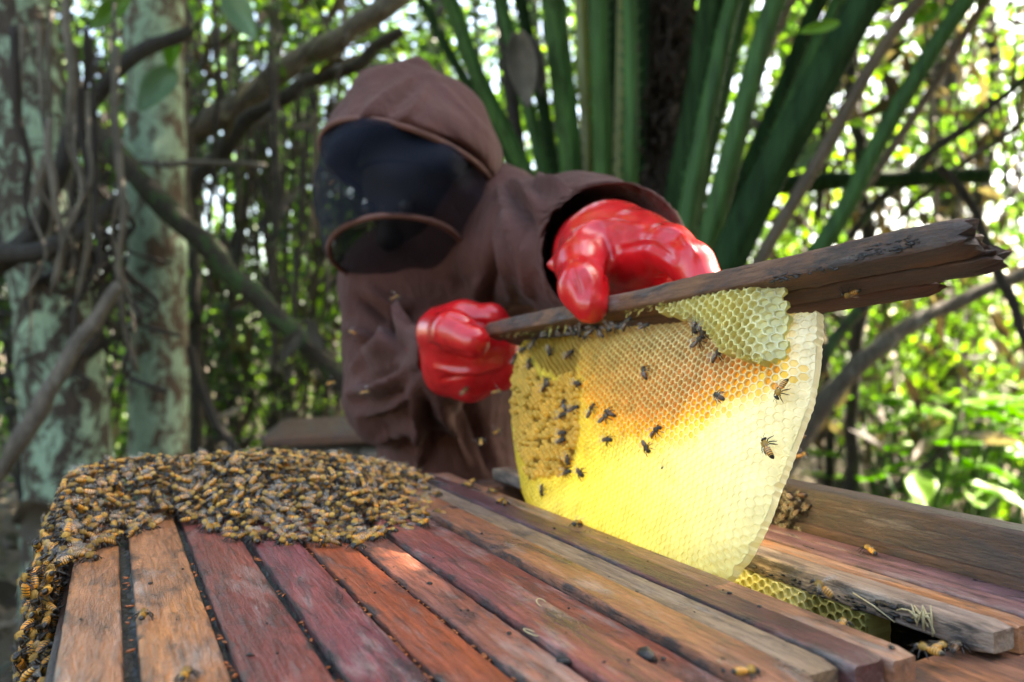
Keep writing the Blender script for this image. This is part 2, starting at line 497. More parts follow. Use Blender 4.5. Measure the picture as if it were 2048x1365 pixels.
#==SECTION STRUCTURE
# ------------------------------------------------------------------ ground
def make_ground():
    n = 90
    ax = np.concatenate([np.linspace(-60, -8, 12), np.linspace(-7.5, 14, n), np.linspace(15, 80, 14)])
    gx, gy = np.meshgrid(ax, ax, indexing='ij')
    k = len(ax)
    z = np.zeros_like(gx)
    for i in range(k):
        for j in range(k):
            z[i, j] = GROUND + 0.05 * nz((gx[i, j], gy[i, j], 3), 0.7) + 0.02 * nz((gx[i, j], gy[i, j], 8), 3)
    V = np.stack([gx, gy, z], -1).reshape(-1, 3)
    I = np.arange(k * k).reshape(k, k)
    Q = np.stack([I[:-1, :-1], I[1:, :-1], I[1:, 1:], I[:-1, 1:]], -1).reshape(-1, 4)
    tag(obj('ground', mesh_np('ground', V, None, Q), M['ground']), kind='structure')
make_ground()

def leaf_arrays(n, pos, length, width, up_bias=0.0, droop=0.35, normals=None):
    """n leaves as folded 6-vertex blades; pos (n,3); length (n,)"""
    d = rng.normal(size=(n, 3)); d[:, 2] = d[:, 2] * 0.6 - droop
    d /= np.linalg.norm(d, axis=1)[:, None]
    s = rng.normal(size=(n, 3)); s[:, 2] *= (1 - up_bias)
    s -= d * (s * d).sum(1)[:, None]
    s /= np.linalg.norm(s, axis=1)[:, None]
    nn = np.cross(d, s)
    L_ = length[:, None]; W = (length * width)[:, None]
    V = np.stack([pos, pos + d * L_ * 0.4 + s * W * 0.5 + nn * W * 0.18, pos + d * L_ * 0.4 - s * W * 0.5 + nn * W * 0.18,
                  pos + d * L_ * 0.45 , pos + d * L_ - nn * L_ * 0.15,
                  pos + d * L_ * 0.75 + s * W * 0.33 - nn * L_ * 0.02, pos + d * L_ * 0.75 - s * W * 0.33 - nn * L_ * 0.02], 1)
    base = (np.arange(n) * 7)[:, None, None]
    T = np.array([(0, 3, 1), (0, 2, 3), (1, 3, 5), (3, 4, 5), (2, 6, 3), (3, 6, 4)])[None] + base
    return V.reshape(-1, 3), T.reshape(-1, 3)

def clear_lane(V, T, off0):
    ok = out_of_lane(V + off0, 0.006).reshape(-1, 7).all(1)
    ok &= out_of_lane(V.reshape(-1, 7, 3).mean(1) + off0, 0.02)
    V = V.reshape(-1, 7, 3)[ok].reshape(-1, 3)
    T = T.reshape(-1, 6, 3)[:ok.sum()].reshape(-1, 3)
    return V, T

def blob_points(n, c, r, shell=0.35):
    v = rng.normal(size=(n, 3)); v /= np.linalg.norm(v, axis=1)[:, None]
    rad = rng.uniform(shell, 1, size=n) ** 0.6
    return np.asarray(c) + v * rad[:, None] * np.asarray(r)

def foliage_mesh(name, blobs, per, lmin, lmax, width=0.5, off0=None):
    Vs, Ts, off = [], [], 0
    for c, r in blobs:
        p = blob_points(per, c, r)
        m = len(p)
        if m == 0: continue
        V, T = leaf_arrays(m, p, rng.uniform(lmin, lmax, m), width)
        if off0 is not None: V, T = clear_lane(V, T, off0)
        Vs.append(V); Ts.append(T + off); off += len(V)
    return mesh_np(name, np.concatenate(Vs), np.concatenate(Ts), None, False)

def tube_obj(name, pts, radii, mat, parent=None, n=24, sides=7, jitter=0.0, flat=1.0):
    p = spline(pts, n)
    r = np.interp(np.linspace(0, 1, n), np.linspace(0, 1, len(radii)), radii)
    if jitter:
        for i in range(n):
            for k in range(3): p[i, k] += jitter * nz((p[i, 0], p[i, 1], p[i, 2] + 10 * k), 9)
            r[i] *= 1 + 0.25 * nz((p[i, 0] + 4, p[i, 1], p[i, 2]), 14)
    V, T, Q = tube_arrays(p, r, sides, flat)
    o = obj(name, mesh_np(name, V, T, Q), mat, parent)
    return o

def pxline(pts):
    return [P(*p) for p in pts]

# ------------------------------------------------------------------ trees
def make_tree(name, label, trunk_px, radii, mat, crown_blobs, per, leaf, lsize, group=None):
    pts = pxline(trunk_px)
    root = empty(name, (pts[0].x, pts[0].y, GROUND))
    tag(root, label, 'tree', group)
    off = Vector(root.location)
    n = 60; sides = 22
    p = spline(pts, n); r = np.interp(np.linspace(0, 1, n), np.linspace(0, 1, len(radii)), radii)
    V, T, Q = tube_arrays(p - np.array(off), r, sides)
    for i in range(n * sides):
        v = V[i]; c = p[i // sides] - np.array(off)
        V[i] = c + (v - c) * (1 + 0.10 * nz(v, 6) + 0.06 * nz(v, 17))
    obj('trunk', mesh_np('trunk', V, T, Q), mat, root)
    if crown_blobs:
        bl = [(np.array(c) - np.array(off), q) for c, q in crown_blobs]
        # limbs from the trunk top to each clump
        top = Vector(p[-1] - np.array(off))
        for c, q in bl[:4]:
            c = Vector(c)
            mid = (top + c) * 0.5 + Vector((0, 0, 0.25))
            if not out_of_lane(spline([tuple(top + off), tuple(mid + off), tuple(c + off)], 30), 0.12).all(): continue
            tube_obj('limb', [top, mid, c], [radii[-1] * 0.6, radii[-1] * 0.4, radii[-1] * 0.15], mat, root, 12, 8)
        obj('crown', foliage_mesh('crown', bl, per, *lsize, 0.5, np.array(off)), leaf, root)
    return root

def blobs_around(X, Z, z, n, spread, r):
    out = []
    for i in range(n):
        c = C(X + random.uniform(-1, 1) * spread[0], Z + random.uniform(-1, 1) * spread[1], z + random.uniform(-1, 1) * spread[2])
        out.append((tuple(c), tuple(np.array((r, r, r * 0.7)) * random.uniform(0.7, 1.2))))
    return out

make_tree('lichen_tree', 'tree with a slim trunk blotched in pale green lichen, beside hanging vines',
          [(318, 1160, 2.7), (318, 850, 2.7), (316, 500, 2.7), (312, 200, 2.7), (310, -200, 2.7), (312, -1300, 2.75)],
          [0.112, 0.10, 0.098, 0.097, 0.095, 0.08], M['bark_lichen'],
          blobs_around(-1.3, 2.9, 4.2, 7, (1.0, 0.9, 0.5), 0.8), 420, M['leaf_green'], (0.10, 0.2))
make_tree('mottled_tree', 'leaning dark tree trunk with scattered lichen patches wrapped in roots',
          [(150, 1250, 2.35), (140, 950, 2.35), (110, 600, 2.35), (60, 250, 2.35), (20, 0, 2.35), (-60, -500, 2.35), (-150, -1100, 2.4)],
          [0.15, 0.125, 0.12, 0.115, 0.11, 0.10, 0.08], M['bark_part'],
          blobs_around(-2.2, 2.2, 3.8, 6, (0.9, 0.9, 0.5), 0.8), 420, M['leaf_green'], (0.10, 0.2))
# unseen tree, added so that its crown shades the hive (trunk out of the frame on the right)
ct = SUN_DIR * (3.6 / SUN_DIR.z)
cc = C(0.05, 0.95, 0.0) + ct
hc = Vector((cc.x * CY - cc.y * SY, cc.x * SY + cc.y * CY, cc.z))     # camera frame: X, Z, z
make_tree('added_shade_tree', 'unseen broad tree added so that its dense crown shades the hive',
          [(4600, 1300, 2.3), (4500, 700, 2.3), (4200, 0, 2.3), (3800, -700, 2.3), (3500, -1300, 2.35)],
          [0.16, 0.14, 0.13, 0.12, 0.10], M['bark_part'],
          blobs_around(hc.x, hc.y, hc.z, 22, (1.15, 1.25, 0.75), 0.75), 560, M['leaf_dark'], (0.12, 0.24))

# tall trees added so that their unseen crowns shade the thicket
for k, (tx, tz, zz_, lab) in enumerate([(-1.0, 6.4, 6.2, 'added tall forest tree with its shading crown high above the hanging vines'), (1.4, 7.6, 6.4, 'added tall forest tree with its shading crown high above the palm'),
                                   (3.2, 9.0, 6.6, 'added tall forest tree with a shading crown far behind the bright thicket'), (2.7, 4.6, 4.3, 'tall dark tree with an added shading crown rising out of the bright thicket beyond the held bar'), (-3.2, 8.6, 6.4, 'added tall forest tree with a shading crown far behind the mottled trunk')]):
    bpx = 1024 + F * (tx + 0.3) / (tz + 0.6)
    Zt = tz + 0.6
    make_tree('added_forest_tree', lab, [(bpx, 688 + F * (H - GROUND) / Zt, Zt), (bpx + 10, 500, Zt), (bpx, 100, Zt), (bpx + 12, 688 - F * (zz_ - 0.8) / Zt, Zt)],
              [0.11, 0.10, 0.09, 0.07], M['stick_dark'], blobs_around(tx, tz, zz_, 12, (1.5, 1.5, 0.5), 0.85), 320, M['leaf_dark'], (0.14, 0.28), 'added tall forest trees')
# thin dark stems further back
stem_defs = [
    ([(395, 900, 3.0), (392, 650, 3.0), (378, 400, 3.0), (365, 100, 3.0), (370, -150, 3.0)], [0.022, 0.02, 0.018, 0.018, 0.016], 'slim black sapling stem standing just beside the lichen trunk'),
    ([(545, 1000, 4.2), (550, 700, 4.2), (530, 300, 4.2), (560, -100, 4.2)], [0.03, 0.026, 0.024, 0.02], 'thin dark sapling stem between the lichen trunk and the beekeeper'),
    ([(470, 1000, 4.8), (462, 700, 4.8), (480, 300, 4.8), (450, -100, 4.8)], [0.04, 0.036, 0.03, 0.03], 'brown sapling stem behind the curtain of hanging vines'),
    ([(1700, 1060, 3.3), (1705, 850, 3.3), (1712, 700, 3.3), (1735, 480, 3.3), (1700, 150, 3.3), (1680, -150, 3.3)], [0.032, 0.03, 0.03, 0.028, 0.026, 0.024], 'dark upright sapling rising behind the wooden end board'),
    ([(1660, 1060, 3.6), (1655, 800, 3.6), (1640, 560, 3.6), (1650, 200, 3.6)], [0.024, 0.022, 0.02, 0.018], 'thin brown sapling close behind the comb'),
    ([(660, 1000, 5.2), (655, 700, 5.2), (640, 400, 5.2), (600, -100, 5.2)], [0.045, 0.04, 0.035, 0.03], 'grey sapling stem just behind the veiled hood'),
    ([(1960, 1000, 5.5), (1930, 600, 5.5), (1990, 200, 5.5), (1940, -200, 5.5)], [0.05, 0.05, 0.045, 0.04], 'dark stem in the sunlit thicket beyond the end of the held bar'),
]
for pts, rad, lab in stem_defs:
    q = pxline(pts)
    q[0].z = GROUND - 0.05
    root = empty('sapling', (q[0].x, q[0].y, GROUND))
    tag(root, lab, 'tree', 'thin saplings in the thicket')
    off = Vector(root.location)
    tube_obj('trunk', [v - off for v in q], rad, M['stick_dark'], root, 40, 8, 0.03)
    top = q[-1]
    bl = [(np.array(top - off) + rng.normal(size=3) * 0.35 + np.array((0, 0, 0.35)), (0.45, 0.45, 0.35)) for _ in range(3)]
    obj('crown', foliage_mesh('crown', bl, 110, 0.07, 0.13), M['leaf_lime'], root)

# ------------------------------------------------------------------ branches and sticks in the thicket
def stick(label, px, rad, mat, group=None, jitter=0.012, name='fallen_branch', cat='branch', n=36):
    o = tube_obj(name, pxline(px), rad, M[mat], None, n, 9, jitter)
    return tag(o, label, cat, group)
stick('dark mossy branch slanting down across the lichen trunk', [(30, 110, 2.35), (240, 320, 2.4), (450, 530, 2.45), (560, 640, 2.5), (690, 770, 2.6), (800, 950, 2.8)], [0.035, 0.038, 0.034, 0.034, 0.036, 0.035], 'moss_stick')
stick('grey stick leaning up from the ground beside the mottled trunk', [(-40, 1010, 1.9), (60, 850, 1.92), (140, 720, 1.95), (235, 570, 2.0)], [0.022, 0.022, 0.02, 0.016], 'stick')
stick('thin straight twig lying level across the lichen trunk', [(175, 322, 2.45), (300, 326, 2.45), (420, 328, 2.45), (535, 332, 2.45)], [0.009, 0.010, 0.009, 0.007], 'stick', n=20)
stick('thick grey liana slanting up over the thicket behind the vines', [(330, 290, 3.4), (470, 215, 3.4), (600, 120, 3.4), (760, 20, 3.4), (900, -80, 3.4)], [0.05, 0.055, 0.05, 0.05, 0.05], 'stick', jitter=0.03)
stick('dark liana running below the thick grey liana', [(350, 420, 3.2), (420, 330, 3.2), (530, 215, 3.2), (700, 130, 3.2), (800, 60, 3.2)], [0.035, 0.035, 0.03, 0.03, 0.026], 'stick_dark', jitter=0.03)
stick('bowed dark branch arching over the mottled trunk', [(-60, 560, 2.1), (60, 480, 2.1), (110, 360, 2.1), (160, 240, 2.15), (260, 120, 2.2), (380, 60, 2.3)], [0.03, 0.03, 0.026, 0.024, 0.022, 0.02], 'stick_dark')
stick('dark root running level over the base of the mottled trunk', [(-60, 500, 2.0), (60, 505, 2.0), (150, 470, 2.1), (250, 395, 2.2)], [0.026, 0.028, 0.024, 0.02], 'stick_dark')
stick('dark horizontal bamboo pole behind the palm stalks', [(1540, 372, 2.9), (1700, 362, 2.9), (1830, 356, 2.9), (1975, 352, 2.9)], [0.036, 0.036, 0.036, 0.034], 'petiole_dark', jitter=0.004, name='bamboo_pole', cat='pole')
stick('grey branch rising to the right behind the held comb', [(1540, 1010, 2.7), (1600, 880, 2.7), (1690, 760, 2.7), (1760, 695, 2.7), (1870, 625, 2.75), (2090, 530, 2.8)], [0.036, 0.036, 0.034, 0.032, 0.028, 0.026], 'stick')
stick('slender green stalk slanting behind the lower comb edge', [(1590, 830, 2.5), (1640, 720, 2.5), (1720, 620, 2.5), (1790, 520, 2.5)], [0.022, 0.022, 0.02, 0.018], 'moss_stick')
stick('long slim stalk crossing the upper thicket beyond the bamboo pole', [(1700, 470, 2.9), (1820, 340, 2.9), (1960, 230, 2.9), (2100, 120, 2.9)], [0.016, 0.018, 0.016, 0.014], 'moss_stick')
stick('second slim stalk parallel below the long slim stalk', [(1790, 440, 3.0), (1900, 350, 3.0), (2010, 270, 3.0), (2120, 190, 3.0)], [0.012, 0.012, 0.011, 0.010], 'moss_stick')
stick('black twig bent down beyond the end of the held bar', [(1880, 330, 2.6), (1950, 420, 2.6), (2000, 560, 2.6), (2075, 720, 2.6)], [0.014, 0.016, 0.018, 0.02], 'stick_dark')
stick('dead twig poking out of the sunlit undergrowth by the end board', [(1770, 985, 3.2), (1830, 945, 3.2), (1900, 895, 3.2)], [0.022, 0.02, 0.012], 'stick_dark', n=16)
stick('black twig leaning beside the foot of the lichen trunk', [(380, 690, 2.6), (405, 790, 2.6), (450, 870, 2.6), (500, 950, 2.6)], [0.014, 0.016, 0.016, 0.016], 'stick_dark')

# hanging vines and aerial roots
vine_lab = 'vine hanging down in the curtain left of the beekeeper'
def vine(x, y0, y1, Z, r, mat, label, group, sway=25):
    n = 7
    pts = []
    ph = random.uniform(0, 6)
    for i in range(n):
        t = i / (n - 1)
        pts.append((x + sway * math.sin(ph + t * random.uniform(1.5, 4)) * (0.3 + t), y0 + (y1 - y0) * t, Z + 0.05 * math.sin(ph * 2 + 3 * t)))
    o = tube_obj('hanging_vine', pxline(pts), [r, r * 1.1, r * 0.8, r * 0.6], mat, None, 26, 6, 0.006)
    th = 'thick' if r > 0.008 else 'thin'; tn = 'dark' if mat == M['vine_dark'] else 'pale'
    tag(o, f'{th} {tn} ' + label, 'vine', f'{th} {tn} ' + group)
for i in range(34):
    vine(random.uniform(375, 700), random.uniform(-60, 260), random.uniform(480, 900), random.uniform(2.8, 4.4), random.uniform(0.004, 0.011),
         M['vine_dark'] if random.random() < 0.6 else M['vine'], vine_lab, 'vines hanging beside the beekeeper')
for i in range(15):
    vine(random.uniform(20, 260), random.uniform(-60, 330), random.uniform(420, 780), random.uniform(1.9, 2.2), random.uniform(0.006, 0.012),
         M['vine'] if random.random() < 0.55 else M['vine_dark'], 'aerial root hanging in front of the mottled trunk', 'roots hanging on the mottled trunk', 30)
for i in range(26):
    vine(random.uniform(1600, 2060), random.uniform(-60, 250), random.uniform(280, 620), random.uniform(3.0, 4.6), random.uniform(0.004, 0.012),
         M['vine'] if random.random() < 0.5 else M['vine_dark'], 'dry vine dangling in the thicket beyond the palm stalks', 'dry vines beyond the palm')

# tangle of dead roots between the two trunks: uncountable
def make_tangle():
    mb = MB()
    for i in range(120):
        x = random.uniform(-40, 255); y = random.uniform(330, 700)
        Z = random.uniform(2.25, 2.6)
        a = random.uniform(-0.9, 0.9) + math.pi / 2
        pts = [(x + k * 30 * math.cos(a + random.uniform(-0.5, 0.5)), y + k * 30 * math.sin(a), Z + random.uniform(-0.04, 0.04)) for k in range(5)]
        p = spline([tuple(v) for v in pxline(pts)], 12)
        V, T, Q = tube_arrays(p, np.linspace(1, 0.5, 12) * random.uniform(0.005, 0.014), 5)
        mb.add(V, T, Q)
    tag(obj('root_tangle', mb.mesh('root_tangle'), M['vine_dark']), 'dark tangle of dead roots clinging between the two trunks', 'roots', kind='stuff')
make_tangle()
def make_liana_mess():
    mb = MB()
    for i in range(360):
        left = i < 270
        x = random.uniform(-40, 760) if left else random.uniform(1480, 2080)
        y = random.uniform(-60, 560) if left else random.uniform(-60, 420)
        Z = random.uniform(2.9, 5.2)
        a = random.choice((math.pi / 2, math.pi / 2, math.pi / 2, 0.5, -0.6, 2.5)) + random.gauss(0, 0.25)
        n_ = 6; ln = random.uniform(20, 60)
        pts = []
        for k in range(n_):
            pts.append((x, y, Z)); a += random.gauss(0, 0.28); x += ln * math.cos(a); y += ln * math.sin(a); Z += random.uniform(-0.06, 0.06)
        p = spline([tuple(v) for v in pxline(pts)], 14)
        V, T, Q = tube_arrays(p, np.linspace(1, 0.5, 14) * random.choice((0.003, 0.004, 0.005, 0.007, 0.010)), 5)
        mb.add(V, T, Q)
    tag(obj('liana_mess', mb.mesh('liana_mess'), M['vine_dark']), 'mess of dark twigs and lianas filling the thicket', 'lianas', kind='stuff')
make_liana_mess()
# ------------------------------------------------------------------ palm behind the beekeeper
def make_palm():
    base = P(1300, 620, 2.35)
    root = empty('palm', (base.x, base.y, GROUND))
    tag(root, 'big palm with thick spiny green leaf stalks fanning out behind the beekeeper', 'palm')
    off = Vector(root.location)
    # trunk wrapped in old frond bases
    tp = [Vector((0, 0, 0)), Vector((0, 0, 0.4)), Vector(P(1300, 520, 2.35)) - off, Vector(P(1310, 250, 2.38)) - off, Vector(P(1320, 0, 2.4)) - off, Vector(P(1325, -260, 2.45)) - off]
    n, sides = 70, 24
    p = spline([tuple(v) for v in tp], n)
    r = np.interp(np.linspace(0, 1, n), [0, 0.3, 0.5, 0.75, 1], [0.20, 0.17, 0.13, 0.09, 0.05])
    V, T, Q = tube_arrays(p, r, sides)
    for i in range(n * sides):
        c = p[i // sides]; v = V[i]
        V[i] = c + (v - c) * (1 + 0.25 * nz((v[0] * 14, v[1] * 14, v[2] * 3)) + 0.15 * nz(v, 22))
    obj('trunk', mesh_np('trunk', V, T, Q), M['fibre'], root)
    # loose fibres hanging on the trunk
    mb = MB()
    for i in range(240):
        x = random.uniform(1275, 1385); y = random.uniform(-100, 480)
        pts = [(x + random.uniform(-14, 14), y + k * 32, 2.22 + random.uniform(-0.04, 0.1)) for k in range(4)]
        q = spline([tuple(v - off) for v in pxline(pts)], 8)
        V, T, Q = tube_arrays(q, np.linspace(1, 0.3, 8) * random.uniform(0.003, 0.009), 4)
        mb.add(V, T, Q)
    tag(obj('fibre_mat', mb.mesh('fibre_mat'), M['fibre'], root), kind='stuff')
    # leaf stalks: pixels, depth and half width in metres
    pets = [
        ([(1085, 420, 2.3), (1030, 300, 2.25), (950, 140, 2.2), (890, -20, 2.15)], 0.030, 'petiole'),
        ([(1060, 400, 2.5), (990, 260, 2.5), (900, 110, 2.5), (830, -20, 2.5)], 0.020, 'petiole_dark'),
        ([(1150, 430, 2.25), (1138, 280, 2.2), (1120, 120, 2.15), (1105, -20, 2.1)], 0.042, 'petiole'),
        ([(1178, 440, 2.3), (1176, 280, 2.28), (1168, 120, 2.26), (1160, -20, 2.24)], 0.026, 'petiole_yellow'),
        ([(1205, 440, 2.2), (1206, 280, 2.16), (1200, 120, 2.12), (1198, -20, 2.1)], 0.034, 'petiole'),
        ([(1238, 450, 2.3), (1242, 300, 2.3), (1246, 150, 2.3), (1250, -20, 2.3)], 0.028, 'petiole_yellow'),
        ([(1268, 450, 2.25), (1272, 300, 2.22), (1276, 150, 2.2), (1282, -20, 2.2)], 0.036, 'petiole_dark'),
        ([(1345, 470, 2.15), (1375, 320, 2.1), (1405, 160, 2.06), (1430, -20, 2.0)], 0.050, 'petiole_dark'),
        ([(1375, 520, 2.2), (1410, 350, 2.18), (1450, 180, 2.15), (1500, -20, 2.1)], 0.022, 'petiole'),
        ([(1400, 540, 2.0), (1440, 400, 1.96), (1490, 210, 1.92), (1560, -20, 1.9)], 0.036, 'petiole'),
        ([(1440, 560, 1.9), (1530, 370, 1.86), (1630, 190, 1.82), (1755, -30, 1.8)], 0.054, 'petiole_dark'),
        ([(1480, 600, 2.1), (1560, 450, 2.1), (1650, 300, 2.1), (1790, 60, 2.1)], 0.024, 'petiole_dry'),
        ([(1600, 560, 2.0), (1690, 420, 1.98), (1750, 300, 1.96), (1830, 160, 1.94), (1960, -30, 1.9)], 0.030, 'petiole'),
        ([(1560, 620, 2.4), (1700, 420, 2.4), (1850, 200, 2.4), (1990, -20, 2.4)], 0.018, 'petiole_dry'),
        ([(1040, 330, 2.4), (1020, 160, 2.4), (1000, -30, 2.4)], 0.026, 'stick_dark'),
        ([(1100, 420, 2.3), (1075, 290, 2.3), (1035, 130, 2.3), (985, -30, 2.3)], 0.024, 'petiole'),
        ([(1255, 450, 2.15), (1262, 300, 2.1), (1262, 140, 2.1), (1258, -30, 2.1)], 0.026, 'petiole'),
        ([(1365, 500, 2.0), (1392, 340, 2.0), (1428, 170, 2.0), (1475, -30, 2.0)], 0.030, 'petiole'),
        ([(1430, 560, 2.1), (1490, 420, 2.1), (1575, 230, 2.1), (1690, -20, 2.1)], 0.028, 'petiole'),
        ([(1395, 520, 2.4), (1440, 350, 2.4), (1510, 160, 2.4), (1600, -30, 2.4)], 0.022, 'petiole_dry'),
        ([(1120, 430, 2.5), (1095, 260, 2.5), (1060, 90, 2.5), (1030, -30, 2.5)], 0.026, 'petiole_dark'),
        ([(1225, 450, 2.5), (1224, 260, 2.5), (1222, 100, 2.5), (1220, -30, 2.5)], 0.040, 'petiole_dark'),
        ([(1190, 450, 2.55), (1186, 260, 2.55), (1184, 100, 2.55), (1182, -30, 2.55)], 0.030, 'petiole_dark'),
        ([(1330, 480, 2.3), (1350, 300, 2.3), (1368, 120, 2.3), (1380, -30, 2.3)], 0.034, 'petiole_dark'),
        ([(1420, 540, 2.3), (1480, 380, 2.3), (1560, 200, 2.3), (1650, -20, 2.3)], 0.034, 'petiole_dark'),
    ]
    for pts, hw, mat in pets:
        q = [Vector(v) - off for v in pxline(pts)]
        d = (q[-1] - q[-2]).normalized()
        last = q[-1].copy()
        ext = []
        for k in range(1, 5):                      # carry on above the frame and arch over
            dd = (d + Vector((d.x, d.y, 0)) * 0.35 * k - Vector((0, 0, 0.16 * k))).normalized()
            last = last + dd * 0.35
            ext.append(last.copy())
        allp = [tuple(v) for v in q + ext]
        nn = 40
        sp = spline(allp, nn)
        rr = np.interp(np.linspace(0, 1, nn), [0, 0.45, 1], [hw * 1.05, hw * 0.9, hw * 0.25])
        rr = rr * 0.72
        V, T, Q = tube_arrays(sp, rr, 20, 0.6, upv=C(0, 1, 0))
        for ii in range(nn * 20):
            cpt = sp[ii // 20]; an = (ii % 20) / 20 * 2 * math.pi
            V[ii] = cpt + (V[ii] - cpt) * (1 + 0.16 * math.cos(4 * an) + 0.07 * math.cos(9 * an + 1) + 0.05 * nz((V[ii][0] * 5, V[ii][1] * 5, V[ii][2] * 9)))
        mb = MB(); mb.add(V, T, Q)
        if mat in ('petiole', 'petiole_dark'):      # short spines along both edges
            for i in range(2, 26):
                for sgn in (-1, 1):
                    c = Vector(sp[i]); t = (Vector(sp[i + 1]) - c).normalized()
                    side = t.cross(C(0, 1, 0)).normalized() * sgn
                    b0 = c + side * rr[i] * 0.93
                    w = t * 0.006
                    tip = b0 + side * random.uniform(0.012, 0.024) + t * 0.012
                    nrm = C(0, 1, 0).normalized() * 0.004
                    mb.add([b0 - w, b0 + w, b0 + nrm, tip], [(0, 1, 3), (1, 2, 3), (2, 0, 3)])
        po = obj('petiole', mb.mesh('petiole'), M[mat], root)
        if mat != 'stick_dark':
            # leaflets: long blades on the arching part above the frame
            Vs, Ts, o2 = [], [], 0
            for i in range(22, nn - 1):
                for sgn in (-1, 1):
                    for rep in range(2):
                        c = np.array(sp[i]) + rng.normal(size=3) * 0.01
                        if not out_of_lane([c + np.array(off)], 0.45)[0]: continue
                        t = np.array(sp[i + 1]) - np.array(sp[i]); t /= np.linalg.norm(t)
                        side = np.cross(t, np.array((0, 0, 1.0))); side /= np.linalg.norm(side) + 1e-6
                        dirn = side * sgn + t * random.uniform(0.3, 0.9) + np.array((0, 0, random.uniform(-0.5, 0.2)))
                        dirn /= np.linalg.norm(dirn)
                        ln = random.uniform(0.35, 0.6)
                        w = np.cross(dirn, np.array((0, 0, 1.0))); w /= np.linalg.norm(w) + 1e-6
                        w = w * 0.018
                        a, b_, c_ = c, c + dirn * ln * 0.5 + np.array((0, 0, -0.02)), c + dirn * ln + np.array((0, 0, -0.14))
                        Vs.append(np.array([a - w * 0.5, a + w * 0.5, b_ + w, b_ - w, c_]))
                        Ts.append(np.array([(0, 1, 2), (0, 2, 3), (3, 2, 4)]) + o2); o2 += 5
            tag(obj('leaflet_fringe', mesh_np('leaflet_fringe', np.concatenate(Vs), np.concatenate(Ts), None, False), M['leaf_dark'], po), kind='stuff')
    return root
make_palm()

# curled dry leaf hanging at the palm
def big_leaf(name, label, base, tip, width, mat, bend=0.1, curl=0.3, group=None, face=None, parent=None):
    base, tip = Vector(base), Vector(tip)
    d = tip - base; Ln = d.length; d.normalize()
    f = (face or C(0, -1, 0)).normalized()
    s = d.cross(f).normalized(); nrm = s.cross(d).normalized()
    n, m = 14, 8
    V = []
    for i in range(n + 1):
        t = i / n
        w = width * (math.sin(math.pi * min(1, t * 0.93 + 0.05)) ** 0.75) * (1 - 0.35 * t)
        for j in range(m + 1):
            q = (j / m - 0.5) * 2
            V.append(base + d * (Ln * t) + s * (q * w * 0.5) + nrm * (-bend * Ln * t * t - curl * w * (1 - q * q) + 0.03 * width * math.sin(9 * t + 4 * q)))
    I = np.arange((n + 1) * (m + 1)).reshape(n + 1, m + 1)
    Q = np.stack([I[:-1, :-1], I[1:, :-1], I[1:, 1:], I[:-1, 1:]], -1).reshape(-1, 4)
    me = mesh_np(name, np.array([tuple(v) for v in V]), None, Q)
    o = obj(name, me, mat, parent)
    sm = o.modifiers.new('thick', 'SOLIDIFY'); sm.thickness = 0.0012
    if label: tag(o, label, 'leaf', group)
    return o
for k, (b_, t_, w_) in enumerate([((1035, 60, 2.1), (1055, 195, 2.05), 0.10), ((1060, 70, 2.12), (1085, 180, 2.1), 0.06)]):
    big_leaf('dry_leaf', ['large curled grey dead leaf hanging between the palm stalks', 'smaller curled grey dead leaf folded against the large dead leaf'][k], P(*b_), P(*t_), w_, M['vine'], 0.25, 0.5)
for lab, b_, t_, w_, mt in [
    ('broad pale green leaf hanging across the lichen trunk', (345, 130, 2.3), (275, 215, 2.25), 0.12, 'leaf_pale'),
    ('pointed yellow green leaf just above the pale leaf on the lichen trunk', (350, 60, 2.3), (335, 135, 2.28), 0.07, 'leaf_lime'),
    ('bluish green broad leaf hanging from the top between trunk and liana', (450, -30, 2.2), (505, 75, 2.2), 0.10, 'leaf_pale'),
    ('bright green leaf slanting above the gap between the two trunks', (260, -10, 2.4), (170, 55, 2.4), 0.09, 'leaf_green'),
    ('round pale leaf lying beside the spiny palm stalks', (1670, 290, 2.6), (1585, 330, 2.55), 0.10, 'leaf_pale'),
    ('bright green leaf tilted beyond the top of the palm stalks', (1880, 10, 3.0), (1825, 45, 3.0), 0.09, 'leaf_lime'),
    ('narrow lime leaf across the widest palm stalk', (1680, 45, 1.75), (1600, 62, 1.75), 0.035, 'leaf_lime'),
    ('dead pinkish leaf caught on the end of the mossy branch', (600, 660, 2.45), (560, 720, 2.4), 0.06, 'leaf_dry'),
    ('orange dead leaf hanging under the mossy branch', (582, 725, 2.45), (572, 770, 2.45), 0.035, 'leaf_dry'),
    ('brown dead leaf at the tip of the mossy branch', (615, 640, 2.42), (645, 700, 2.4), 0.05, 'leaf_dry'),
    ('wide tan dead leaf folded on the ground beside the bee covered wall', (30, 1060, 1.5), (110, 1035, 1.45), 0.12, 'leaf_dry'),
]:
    big_leaf('hanging_leaf', lab, P(*b_), P(*t_), w_, M[mt])

